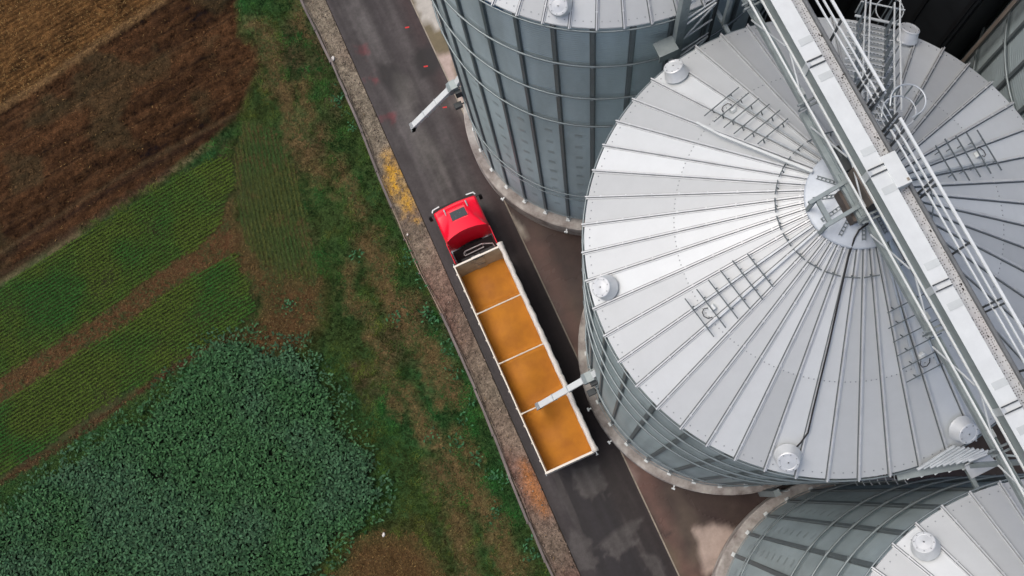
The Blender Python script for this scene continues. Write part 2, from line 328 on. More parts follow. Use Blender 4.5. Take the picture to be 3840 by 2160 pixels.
    sp = plan([(968, 395), (990, 405), (1012, 450), (1032, 495), (1045, 535), (1025, 535), (995, 500), (975, 460)])
    w1 = (sm(sdist(x + .3 * n4, y + 1.0 * n2, sp) + 0.02 + 0.9 * n2 + 1.0 * n1, 0.55) * np.clip(0.80 + 1.5 * n4 + n2, 0, 1))[..., None]; gc = gc * (1 - w1) + np.array([0.50, 0.28, 0.028]) * w1
    sp = plan([(1315, 1165), (1330, 1180), (1365, 1250), (1370, 1290), (1345, 1260), (1322, 1210)])
    w1 = (sm(sdist(x, y, sp) + 0.05 + .3 * n2, 0.4) * 0.75)[..., None]; gc = gc * (1 - w1) + np.array([0.42, 0.165, 0.04]) * w1
    C[:] = C * (1 - gw[..., None]) + gc * gw[..., None]; cls[gw > 0.5] = 9
    wet = np.zeros(x.shape)
    return np.clip(C, 0.004, 1), cls, dry
def grid(x0, x1, y0, y1, st):
    X, Y = np.meshgrid(np.arange(x0, x1 + st * .5, st), np.arange(y0, y1 + st * .5, st)); return X, Y
ST = 0.09
X, Y = grid(-43.5, ROAD_L, -15.0, 41.0, ST)
C, CLS, DRYW = field_cover(X, Y)
clod = fbm(X, Y, 2.2, 1, 5) - 0.5
S_ = FN[0] * X + FN[1] * Y
Z = 0.05 * (fbm(X, Y, 0.5, 2) - 0.5) + 0.09 * clod
Z += np.where(CLS == 2, 0.02 * np.sin(S_ * 2 * np.pi / 0.62) + 0.22 * clod, 0) + np.where(CLS == 1, 0.03 * np.sin(S_ * 2 * np.pi / 0.3), 0)
Z -= 0.06; Z = np.where(X > ROAD_L - 0.35, np.clip(Z, -0.06, -0.02), Z)
h, wd = X.shape; idx = np.arange(h * wd).reshape(h, wd)
Q = np.stack([idx[:-1, :-1], idx[:-1, 1:], idx[1:, 1:], idx[1:, :-1]], -1).reshape(-1, 4)
VV = np.stack([X.ravel(), Y.ravel(), Z.ravel()], -1); CC = np.concatenate([C.reshape(-1, 3), np.ones((h * wd, 1))], 1)
qc = CLS.ravel()[Q[:, 0]]; vis = inview(VV[Q[:, 0], 0], VV[Q[:, 0], 1], 0, 420)
names = {0: 'grass_verge', 1: 'stubble_field', 2: 'ploughed_field', 3: 'sown_field', 4: 'sown_headland', 5: 'bare_earth', 6: 'weedy_strip', 7: 'straw_covered_ground', 8: 'beet_field_soil', 9: 'gravel_shoulder'}
for k, nm in names.items():
    q = Q[(qc == k) & vis]
    if not len(q): continue
    u, inv = np.unique(q, return_inverse=True)
    tag(npmesh(nm, VV[u], inv.reshape(q.shape), M['soil'], CC[u], smooth=True), kind='structure')

# --- road
X, Y = grid(ROAD_L, ROAD_R, -34, 60, 0.075)
n1 = fbm(X, Y, 0.8, 2) - 0.5; n2 = fbm(X, Y, 3.0, 4) - 0.5; n3 = fbm(X, Y * 0.16, 1.6, 6) - 0.5; n0 = fbm(X, Y, 0.25, 1) - 0.5
xr = X + 0.25 * n1
c = np.ones(X.shape + (3,)) * np.array([0.052, 0.045, 0.048]); wet = np.full(X.shape, 0.25)
upper = sm(Y - 9.5 + 2 * n1, 5)
def lay(c, colr, wt):
    wt = np.clip(wt, 0, 1)[..., None]; return c * (1 - wt) + np.array(colr) * wt
c = lay(c, (0.115, 0.110, 0.108), upper * sm(0.75 - np.abs(xr + 10.15), 0.9) * (0.75 + n1))
c = lay(c, (0.085, 0.078, 0.078), upper * sm(0.40 - np.abs(xr + 8.35), 0.5) * 0.8)
c = lay(c, (0.032, 0.028, 0.030), upper * sm(0.30 - np.abs(xr + 9.15), 0.35) * 0.9)
c = lay(c, (0.040, 0.036, 0.037), sm(0.35 - np.abs(xr + 11.3), 0.4) * 0.6)
c = lay(c, (0.045, 0.028, 0.028), sm(0.35 - np.abs(xr + 7.35), 0.5) * 0.9)
dkp = [plan([(945, 165), (985, 160), (1025, 190), (1010, 260), (990, 250), (955, 210)]), plan([(1040, 140), (1060, 118), (1090, 115), (1110, 165), (1090, 190), (1060, 195), (1045, 170)]),
       plan([(1115, 600), (1145, 590), (1160, 625), (1125, 640)]), plan([(1150, 640), (1170, 650), (1165, 670), (1145, 665)]),
       plan([(1120, 640), (1200, 800), (1290, 1020), (1370, 1200), (1340, 1200), (1240, 1000), (1150, 760)])]
for i, p in enumerate(dkp):
    wt = sm(sdist(X + .35 * n1, Y + .35 * n2, p), 0.2 if i != 4 else 0.5) * (0.95 if i != 4 else 0.6); c = lay(c, (0.012, 0.011, 0.013), wt); wet += wt * 0.3
ltp = [plan([(1180, 190), (1200, 230), (1170, 300), (1130, 260)]), plan([(1000, 195), (1040, 215), (1030, 280), (1010, 270)]), plan([(1050, 330), (1100, 380), (1120, 460), (1060, 400)])]
for p in ltp: c = lay(c, (0.14, 0.134, 0.124), sm(sdist(X + .5 * n1, Y + .5 * n2, p), 0.6) * 0.75)
# lower end: nearly black wet ground with patchy drier islands
low = sm(-2.0 - Y + 1.5 * n1, 0.9); low2 = sm(-9.0 - X * 0 - 0 * Y + 0, 1)
mid = sm(1.9 - np.abs(xr + 9.1), 0.5)
c = lay(c, (0.013, 0.012, 0.016), low * mid * 0.97); wet = wet + low * mid * 0.25
c = lay(c, (0.060, 0.056, 0.057), low * mid * sm(n3 * 1.6 - 0.26, 0.05) * 0.9)
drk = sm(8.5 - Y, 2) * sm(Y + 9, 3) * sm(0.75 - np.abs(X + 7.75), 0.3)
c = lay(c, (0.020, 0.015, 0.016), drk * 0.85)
for p in [plan([(1440, 1180), (1500, 1170), (1530, 1230), (1490, 1260), (1450, 1230)]), plan([(1590, 1310), (1625, 1300), (1600, 1360), (1560, 1400), (1500, 1380), (1540, 1340)]), plan([(1430, 1330), (1480, 1350), (1500, 1420), (1450, 1449), (1440, 1400)]), plan([(1620, 1390), (1650, 1400), (1670, 1449), (1640, 1449)]), plan([(1310, 1150), (1330, 1160), (1335, 1180), (1318, 1170)])]:
    c = lay(c, (0.080, 0.075, 0.074), sm(sdist(X + .5 * n1, Y + .6 * n2, p) + n2 * .5, 0.12) * 0.7)
for (u, v, r_) in [(905, 128, .30), (942, 200, .22), (980, 298, .24)]:
    px, py = at(u * V2, v * V2); c = lay(c, (0.20, 0.012, 0.022), sm(r_ * .9 + n2 * 1.1 - np.hypot(X - px, Y - py), 0.25) * 0.42)
stk = fbm(X * 2.2, Y * 0.10, 1.5, 3) - .5; c = c * .78 * (1 + (0.5 * n2 + 0.3 * n1 + 1.0 * stk)[..., None])
h, wd = X.shape; idx = np.arange(h * wd).reshape(h, wd); Q = np.stack([idx[:-1, :-1], idx[:-1, 1:], idx[1:, 1:], idx[1:, :-1]], -1).reshape(-1, 4)
road = npmesh('road', np.stack([X.ravel(), Y.ravel(), np.zeros(X.size)], -1), Q, M['asphalt'], np.concatenate([np.clip(c, .004, 1).reshape(-1, 3), np.clip(wet, 0, 1).reshape(-1, 1)], 1)); tag(road, kind='structure')
pm = mat('red_marking_paint', (0.60, 0.022, 0.02), 0.7, 0, 0.35, 9)
for (a, b) in [((1019, 70), (1029, 68)), ((1066, 168), (1076, 166)), ((1114, 271), (1124, 269)), ((1066, 1), (1076, -1))]:
    pa = Vector((*at(a[0] * V2, a[1] * V2), 0.004)); pb = Vector((*at(b[0] * V2, b[1] * V2), 0.004)); sd_ = (pb - pa).cross(Vector((0, 0, 1))).normalized() * 0.045
    q = MB(); q.add([pa - sd_, pb - sd_ * .8, pb + sd_, pa + sd_ * .7], [(0, 1, 2, 3)]); tag(q.build('road_marking', pm, fix=False), kind='structure')

# --- concrete apron round the silos, a low edging strip between it and the road
kb = MB()
for k in range(30):
    y0 = -34 + k * 3.1; kb.box(ROAD_R, ROAD_R + 0.07, y0 + 0.01, y0 + 3.09, -0.2, 0.03 + 0.004 * (k % 3))
tag(kb.build('apron_edging', M['kerb']), kind='structure')
X, Y = grid(ROAD_R + 0.07, 26, -34, 42, 0.16)
n1 = fbm(X, Y, 0.5, 2) - 0.5; n2 = fbm(X, Y, 2.2, 4) - 0.5; n0 = fbm(X, Y, 0.2, 1) - 0.5
c = np.ones(X.shape + (3,)) * np.array([0.048, 0.032, 0.029]); wet = np.full(X.shape, 0.5)
c = lay(c, (0.085, 0.066, 0.050), sm(n0 * 3 + 0.1, 0.6)); c = lay(c, (0.036, 0.020, 0.020), sm(n1 * 2.5 - 0.1, 0.5) * .8)
dryp = [plan([(1030, -60), (1120, -60), (1130, 60), (1100, 70), (1080, 50), (1060, 60)]), plan([(1140, 130), (1150, 190), (1200, 290), (1160, 260), (1115, 200), (1090, 130)]),
        plan([(1120, 195), (1160, 250), (1215, 400), (1270, 520), (1330, 590), (1300, 580), (1240, 460), (1170, 320)]),
        plan([(1300, 610), (1320, 650), (1400, 840), (1470, 930), (1475, 1000), (1440, 930), (1350, 740)]), plan([(1400, 860), (1455, 870), (1470, 960), (1440, 930)]),
        plan([(1560, 1150), (1600, 1170), (1605, 1230), (1585, 1225)]), plan([(1735, 1340), (1800, 1310), (1850, 1340), (1820, 1400), (1780, 1440), (1760, 1390)]), plan([(1600, 1330), (1700, 1400), (1720, 1449), (1680, 1449)])]
dcl = [(0.44, 0.43, 0.40), (0.42, 0.34, 0.31), (0.50, 0.48, 0.41), (0.26, 0.18, 0.15), (0.24, 0.17, 0.14), (0.34, 0.28, 0.26), (0.38, 0.31, 0.27), (0.10, 0.09, 0.06)]
pud = sm(fbm(X, Y, .35, 5) - .5, .06); c = lay(c, (0.028, 0.017, 0.016), pud * .6); wet = np.clip(wet + .4 * pud, 0, 1)
c = lay(c, (0.13, 0.108, 0.062), sm(Y - 19.5 + n1 * 3, 1.5))
for p, k in zip(dryp, dcl):
    wt = sm(sdist(X + .9 * n1 + .35 * n2, Y + .9 * n1 - .4 * n2, p), 0.18); c = lay(c, k, wt * 0.9); wet = wet * (1 - 0.8 * wt)
c = lay(c, (0.14, 0.075, 0.06), sm(0.5 - np.abs(X + 6.6) + n1, 0.4) * sm(10 - Y, 1) * 0.6)
crack = plan([(1622, 1270), (1640, 1310), (1665, 1345), (1690, 1340)]); c = lay(c, (0.025, 0.018, 0.016), sm(0.06 - ldist(X + .2 * n2, Y, crack), 0.1))
c = lay(c, c.reshape(-1, 3).mean(0) * 0.35, sm(0.03 - np.abs(Y - 5.45 + 0.06 * n2), 0.12) * 0.6); c = lay(c, (0.03, 0.02, 0.02), sm(0.03 - np.abs(Y + 9.6 + 0.06 * n2), 0.12) * 0.6)
c = c * (1 + (0.35 * n2)[..., None])
h, wd = X.shape; idx = np.arange(h * wd).reshape(h, wd); Q = np.stack([idx[:-1, :-1], idx[:-1, 1:], idx[1:, 1:], idx[1:, :-1]], -1).reshape(-1, 4)
tag(npmesh('concrete_apron', np.stack([X.ravel(), Y.ravel(), np.full(X.size, 0.012)], -1), Q, M['apron'], np.concatenate([np.clip(c, .004, 1).reshape(-1, 3), np.clip(wet, 0, 1).reshape(-1, 1)], 1)), kind='structure')

# ================================================================== VEGETATION (stuff nobody could count)
def tufts(name, P, H, Wd, blades, cols, lean, label, cat, spread=0.05, cup=0.0, mt='leaf'):
    """P (n,2) plan positions; triangular blades fanned from each point"""
    n = len(P); k = blades; B = n * k
    px = np.repeat(P[:, 0], k) + rng.normal(0, spread, B); py = np.repeat(P[:, 1], k) + rng.normal(0, spread, B)
    hh = np.repeat(H, k) * rng.uniform(0.6, 1.3, B); an = rng.uniform(0, 2 * np.pi, B); ln = lean * rng.uniform(0.4, 1.4, B)
    ox = np.cos(an); oy = np.sin(an); L_ = hh; hor = L_ * np.sin(ln); ver = L_ * np.cos(ln); wv = Wd * rng.uniform(0.6, 1.3, B) / 2
    b0 = np.stack([px - oy * wv, py + ox * wv, np.full(B, -0.03)], -1); b1 = np.stack([px + oy * wv, py - ox * wv, np.full(B, -0.03)], -1)
    t = np.stack([px + ox * hor, py + oy * hor, ver], -1)
    V = np.stack([b0, b1, t], 1).reshape(-1, 3); F = np.arange(3 * B).reshape(-1, 3)
    c = np.repeat(cols, k, 0) * rng.uniform(0.65, 1.35, (B, 1)); c = np.concatenate([c, np.ones((B, 1))], 1); c = np.repeat(c, 3, 0)
    o = npmesh(name, V, F, M[mt], c); tag(o, label, cat, kind='stuff'); return o
def scatter(x0, x1, y0, y1, dens):
    n = int((x1 - x0) * (y1 - y0) * dens); P = np.stack([rng.uniform(x0, x1, n), rng.uniform(y0, y1, n)], -1)
    return P[inview(P[:, 0], P[:, 1], 0, 200)]
# grass of the verge
P = scatter(-30, -12.7, -14, 40, 120)
Cc, cl, dr = field_cover(P[:, 0], P[:, 1])
patch = fbm(P[:, 0], P[:, 1], 0.55, 6); keep = (cl == 0) & (rng.random(len(P)) < np.clip(1.2 - dr * 1.15 - np.clip((patch - 0.55) * 4, 0, 0.7), 0.12, 1)); P = P[keep]; patch = patch[keep]
lush = fbm(P[:, 0], P[:, 1], 0.3, 3); near = np.exp(-((P[:, 0] + 13.9) / 1.4) ** 2); t = np.clip((lush - 0.42) * 4 + near, 0, 1)[:, None]
drg = field_cover(P[:, 0], P[:, 1])[2][:, None]
yel = np.clip((fbm(P[:, 0], P[:, 1], 0.7, 5) - 0.56) * 6, 0, 1)[:, None]
gc = np.array([0.112, 0.150, 0.030]) * (1 - t) + np.array([0.034, 0.150, 0.032]) * t; gc = gc * (1 - yel * .6) + np.array([0.12, 0.12, 0.028]) * yel * .6; sg = (rng.random((len(P), 1)) < drg * .75); gc = np.where(sg, np.array([[0.19, 0.145, 0.06]]), gc)
cm = np.clip((fbm(P[:, 0], P[:, 1], 1.5, 4) - .3) * 2.4, .25, 1.7)[:, None]; gc = gc * cm * 1.15
tufts('grass', P, (0.07 + .10 * cm[:, 0]), 0.028, 4, gc, 0.75, 'short green and olive grass along the verge beside the fields', 'grass', 0.05)
# sparse dry grass on bare patches
P = scatter(-42, -12.7, -14, 40, 60); Cc, cl, dr = field_cover(P[:, 0], P[:, 1]); P = P[np.isin(cl, [4, 5, 7]) | ((cl == 0) & (dr > 0.4))]
Cc, cl, dr = field_cover(P[:, 0], P[:, 1]); lit = (cl == 7)[:, None]
gm = (fbm(P[:, 0], P[:, 1], 1.1, 5) > .5)[:, None]
tufts('dry_grass', P, np.full(len(P), 0.14), 0.022, 4, np.where(lit, np.array([[0.125, 0.08, 0.028]]), np.where(gm, np.array([[0.05, 0.085, 0.024]]), np.array([[0.12, 0.085, 0.032]]))), 1.2, 'thin dry brown grass on the bare patches of earth', 'dry grass', 0.04)
# sown rows
def rows(x0, x1, y0, y1, ang, pitch, step, ks, lab, name, colr, hgt):
    d = np.array([math.cos(ang), math.sin(ang)]); n = np.array([-d[1], d[0]])
    cx, cy = (x0 + x1) / 2, (y0 + y1) / 2; rad = math.hypot(x1 - x0, y1 - y0) / 2
    A, B = np.meshgrid(np.arange(-rad, rad, step), np.arange(-rad, rad, pitch)); A = A.ravel() + rng.normal(0, step * .3, A.size); B = B.ravel() + rng.normal(0, 0.012, B.size)
    B = B + 0.06 * np.sin(A * 0.3)
    P = np.stack([cx + A * d[0] + B * n[0], cy + A * d[1] + B * n[1]], -1); P = P[(P[:, 0] > x0) & (P[:, 0] < x1) & (P[:, 1] > y0) & (P[:, 1] < y1)]; P = P[inview(P[:, 0], P[:, 1], 0, 150)]
    Cc, cl, dr = field_cover(P[:, 0], P[:, 1]); P = P[np.isin(cl, ks)]
    dn = fbm(P[:, 0], P[:, 1], 0.5, 2); P = P[rng.random(len(P)) < np.clip(1.5 - (dn - 0.35) * 2.2, 0.3, 1)]
    t = np.clip((fbm(P[:, 0], P[:, 1], 0.35, 7) - 0.4) * 4, 0, 1)[:, None]
    tufts(name, P, np.full(len(P), hgt), 0.03, 4, np.array(colr[0]) * (1 - t) + np.array(colr[1]) * t, 1.05, lab, 'crop', 0.022)
rows(-42, -18, -8, 26, R(7.2), 0.205, 0.028, [3], 'young green cereal growing in fine straight rows', 'cereal_rows', [(0.110, 0.185, 0.026), (0.046, 0.175, 0.030)], 0.10)
rows(-26, -15, 4, 27, R(79), 0.25, 0.035, [4], 'thin olive cereal on the headland in rows along the verge', 'headland_rows', [(0.105, 0.130, 0.032), (0.052, 0.125, 0.030)], 0.10)
# weeds beside the beet field and clumps on the verge
P = scatter(-42, -12.8, -14, 40, 110); Cc, cl, dr = field_cover(P[:, 0], P[:, 1]); k_ = (cl == 6); P6 = P[k_]
t = np.clip((fbm(P6[:, 0], P6[:, 1], 0.9, 7) - 0.4) * 4, 0, 1)[:, None]
tufts('weeds', P6, np.full(len(P6), 0.14), 0.035, 4, np.array([0.07, 0.145, 0.035]) * (1 - t) + np.array([0.032, 0.13, 0.04]) * t, 0.9, 'bright green weeds in the strip above the beet field', 'weeds', 0.05)
# broad leaves: beet
def leaves(name, P, size, cols, label, cat, z0=0.02, z1=0.36, per=1):
    n = len(P); an = rng.uniform(0, 2 * np.pi, n); L_ = size * rng.uniform(0.6, 1.35, n); W_ = L_ * rng.uniform(0.40, 0.6, n)
    zb = rng.uniform(z0, z1, n); up = rng.uniform(-0.3, 0.95, n); fold = rng.uniform(0.1, 0.55, n); droop = rng.uniform(-.35, .15, n); roll = rng.normal(0, 0.3, n)
    ca, sa = np.cos(an), np.sin(an)
    def pt(l, w_, dz): return np.stack([P[:, 0] + ca * l - sa * w_, P[:, 1] + sa * l + ca * w_, zb + dz + roll * w_], -1)
    z = np.zeros(n); m_ = L_ * .55 * up; e = L_ * up + L_ * droop
    pts = [pt(z, z, z), pt(L_ * .3, W_ * .42, L_ * .3 * up + W_ * .42 * fold), pt(L_ * .3, -W_ * .42, L_ * .3 * up + W_ * .42 * fold), pt(L_ * .5, z, m_),
           pt(L_ * .72, W_ * .40, m_ + (e - m_) * .45 + W_ * .40 * fold), pt(L_ * .72, -W_ * .40, m_ + (e - m_) * .45 + W_ * .40 * fold), pt(L_, z, e)]
    V = np.stack(pts, 1).reshape(-1, 3); b = (np.arange(n) * 7)[:, None]
    F = np.concatenate([b + np.array([[0, 3, 1, 1]])[:, :3], b + np.array([[0, 2, 3]]), b + np.array([[1, 3, 4]]), b + np.array([[2, 5, 3]]), b + np.array([[3, 6, 4]]), b + np.array([[3, 5, 6]])])
    c = cols * rng.uniform(0.5, 1.6, (n, 1)); c = np.concatenate([c, np.ones((n, 1))], 1); c = np.repeat(c, 7, 0)
    o = npmesh(name, V, F, M['beet'], c); tag(o, label, cat, kind='stuff')
M['beet'] = attrmat('beet_leaf', 0.6, 0, 0.14)
P = scatter(-43, -13, -15, 14, 205)
n2_ = fbm(P[:, 0], P[:, 1], 1.6, 3); n4_ = fbm(P[:, 0], P[:, 1], 0.7, 2)
d = sdist(P[:, 0] + 1.8 * (n2_ - .5), P[:, 1] + 1.8 * (n4_ - .5), PL['beet']); P = P[(d > -0.1) | ((d > -1.1) & (rng.random(len(d)) < 0.16))]
holes = fbm(P[:, 0], P[:, 1], 1.1, 6); P = P[rng.random(len(P)) < np.clip(1.0 - (holes - 0.68) * 5, 0.3, 1)]
t = np.clip((fbm(P[:, 0], P[:, 1], 0.35, 4) - 0.38) * 4, 0, 1)[:, None]
leaves('beet_leaves', P, 0.195, np.array([0.038, 0.094, 0.047]) * (1 - t) + np.array([0.032, 0.092, 0.034]) * t, 'dark blue-green broad leaves filling the beet field', 'beet crop')
# broad leaved weeds scattered along the fence
cl_c = [(1030, 660), (1060, 700), (1075, 790), (1100, 800), (1125, 850), (1140, 940), (1165, 1050), (1150, 1120), (1240, 1200), (1270, 1200), (1200, 1150), (1250, 1290), (1090, 1100), (1000, 800), (900, 640), (730, 770), (850, 250), (860, 200), (895, 320), (880, 280), (1330, 1370), (1345, 1395), (1190, 1010), (590, 880), (1035, 640), (1130, 880)]
PP = []
for (u, v) in cl_c:
    x, y = at(u * V2, v * V2); k = rng.integers(10, 26); PP.append(np.stack([x + rng.normal(0, .22, k), y + rng.normal(0, .22, k)], -1))
PP = np.concatenate(PP); PP = PP[PP[:, 0] < -12.95]
leaves('broad_leaf_weeds', PP, 0.17, np.tile(np.array([[0.032, 0.105, 0.045]]), (len(PP), 1)), 'small leafy weed clumps dotted along the verge', 'weeds', 0.08, 0.22)
# straw on the stubble and the litter patch
P = scatter(-43, -12, -15, 41, 22); Cc, cl, dr = field_cover(P[:, 0], P[:, 1]); rr = rng.random(len(P))
P = P[(cl == 1) | ((cl == 7) & (rr < .45)) | (np.isin(cl, [5]) & (rr < 0.35)) | (np.isin(cl, [2, 9]) & (rr < 0.06))]
tufts('straw_litter', P, np.full(len(P), 0.16), 0.02, 1, np.tile(np.array([[0.34, 0.23, 0.09]]), (len(P), 1)), 1.45, 'pale scattered straw lying on the stubble and bare earth', 'straw', 0.03, mt='straw')
def pebbles(name, P, smin, smax, base, lab, cat, zoff=-0.01):
    n = len(P); s = rng.uniform(smin, smax, n) * np.where(rng.random(n) < 0.05, 1.7, 1); an = rng.uniform(0, 6.28, n)
    o_ = np.array([(1, 0, -.2), (-.5, .87, -.2), (-.5, -.87, -.2), (0, 0, .8)]); f_ = np.array([(0, 1, 3), (1, 2, 3), (2, 0, 3)])
    ov = o_[None] * s[:, None, None] * rng.uniform(.6, 1.3, (n, 4, 1)); rx = ov[..., 0] * np.cos(an)[:, None] - ov[..., 1] * np.sin(an)[:, None]; ry = ov[..., 0] * np.sin(an)[:, None] + ov[..., 1] * np.cos(an)[:, None]
    V = np.stack([rx + P[:, 0:1], ry + P[:, 1:2], ov[..., 2] + zoff], -1).reshape(-1, 3); F = (f_[None] + (np.arange(n) * 4)[:, None, None]).reshape(-1, 3)
    c_ = base * rng.uniform(.35, 1.7, (n, 1)); tag(npmesh(name, V, F, M['straw'], np.repeat(np.concatenate([c_, np.ones((n, 1))], 1), 4, 0)), lab, cat, kind='stuff')
P = scatter(-43, -12.9, -15, 41, 70); Cc, cl, dr = field_cover(P[:, 0], P[:, 1]); rr = rng.random(len(P)); k_ = np.isin(cl, [1, 2, 5, 7]) & (rr < np.where(cl == 2, .9, .6)) | ((cl == 0) & (dr > .5) & (rr < .5))
pebbles('soil_clods', P[k_], .025, .07, Cc[k_] * 1.25, 'crumbly brown clods lying on the worked soil', 'soil clods', -.03)
# stones on the gravel shoulder
n = 2600; P = np.stack([rng.uniform(-12.75, -11.62, n), rng.uniform(-13, 40, n)], -1); P = P[inview(P[:, 0], P[:, 1], 0, 200)]; n = len(P)
s = rng.uniform(0.012, 0.04, n) * np.where(rng.random(n) < 0.03, 1.8, 1); an = rng.uniform(0, 6.28, n)
oct_ = np.array([(1, 0, 0), (0, 1, 0), (-1, 0, 0), (0, -1, 0), (0, 0, .8), (0, 0, -.6)]); of = np.array([(0, 1, 4), (1, 2, 4), (2, 3, 4), (3, 0, 4), (1, 0, 5), (2, 1, 5), (3, 2, 5), (0, 3, 5)])
ov = oct_[None] * s[:, None, None] * rng.uniform(0.7, 1.3, (n, 6, 1)); rx = ov[..., 0] * np.cos(an)[:, None] - ov[..., 1] * np.sin(an)[:, None]; ry = ov[..., 0] * np.sin(an)[:, None] + ov[..., 1] * np.cos(an)[:, None]
V = np.stack([rx + P[:, 0:1], ry + P[:, 1:2], ov[..., 2] - 0.01], -1).reshape(-1, 3); F = (of[None] + (np.arange(n) * 6)[:, None, None]).reshape(-1, 3)
cc = np.array([0.25, 0.20, 0.165]) * rng.uniform(0.35, 1.5, (n, 1)); tag(npmesh('gravel_stones', V, F, M['straw'], np.repeat(np.concatenate([cc, np.ones((n, 1))], 1), 6, 0)), 'loose pinkish grey stones on the gravel shoulder', 'gravel', kind='stuff')

# ================================================================== LOW FENCE between verge and gravel
fe = empty('low_fence', (FENCE_X, 8, 0)); tag(fe, 'low weathered grey board fence along the gravel shoulder of the road', 'fence')
fx = lambda y: -12.85 + 0.12 * math.sin(y * 0.35)
y = -13.0; k = 0
while y < 40:
    ln = random.uniform(2.0, 2.9); a = Vector((fx(y) + random.uniform(-.04, .04) - FENCE_X, y - 8, 0.2 + random.uniform(-.03, .03))); b = Vector((fx(y + ln) + random.uniform(-.04, .04) - FENCE_X, y + ln - 8, 0.2 + random.uniform(-.03, .03)))
    wdt = 0.13 if (y > 14 or y < 6.5) else 0.035
    m = MB(); mid_ = (a + b) / 2 + Vector((random.uniform(-.03, .03), 0, random.uniform(-.02, .02)))
    m.bar(a, mid_, wdt, 0.05); m.bar(mid_, b + (b - a).normalized() * 0.02, wdt * random.uniform(.8, 1), 0.048)
    m.build('board', M['fence'] if wdt > .05 else M['wire'], fe)
    p = MB(); p.bar((a.x - 0.05, a.y, -0.25), (a.x - 0.05, a.y, 0.28), 0.07); p.build('post', M['fence'], fe)
    y += ln; k += 1
m = MB(); m.tube([(fx(q) - FENCE_X + 0.12 + 0.05 * math.sin(q * 1.7), q - 8, 0.10 + 0.04 * math.sin(q * 2.3)) for q in np.arange(-13, 40, 0.35)], 0.012, 5); m.build('wire', M['wire'], fe)
for (u, v, s_) in [(837, 148, .13), (1180, 815, .06), (545, 1500, .05), (1025, 590, .06), (965, 1345, .09)]:
    x, y = at(u * V2, v * V2)
    if x > -12: continue
    m = MB(); m.lathe([(0.01, 0), (s_, 0.02), (s_ * 1.1, s_ * .5), (s_ * .7, s_ * .9), (0.01, s_)], 9, Matrix.Translation((x, y, -0.03)) @ Matrix.Rotation(k, 4, 'Z') @ Matrix.Diagonal((1.3, .85, .8, 1)))
    o = m.build('stone', mat('pale_stone', (0.62, 0.61, 0.58), .8), smooth=True); tag(o, {837: 'white stone on the gravel beside the fence near the top', 965: 'pale stone lying on the straw covered earth at the bottom'}.get(u, 'small pale stone lying beside the low fence'), 'stone', 'pale stones')

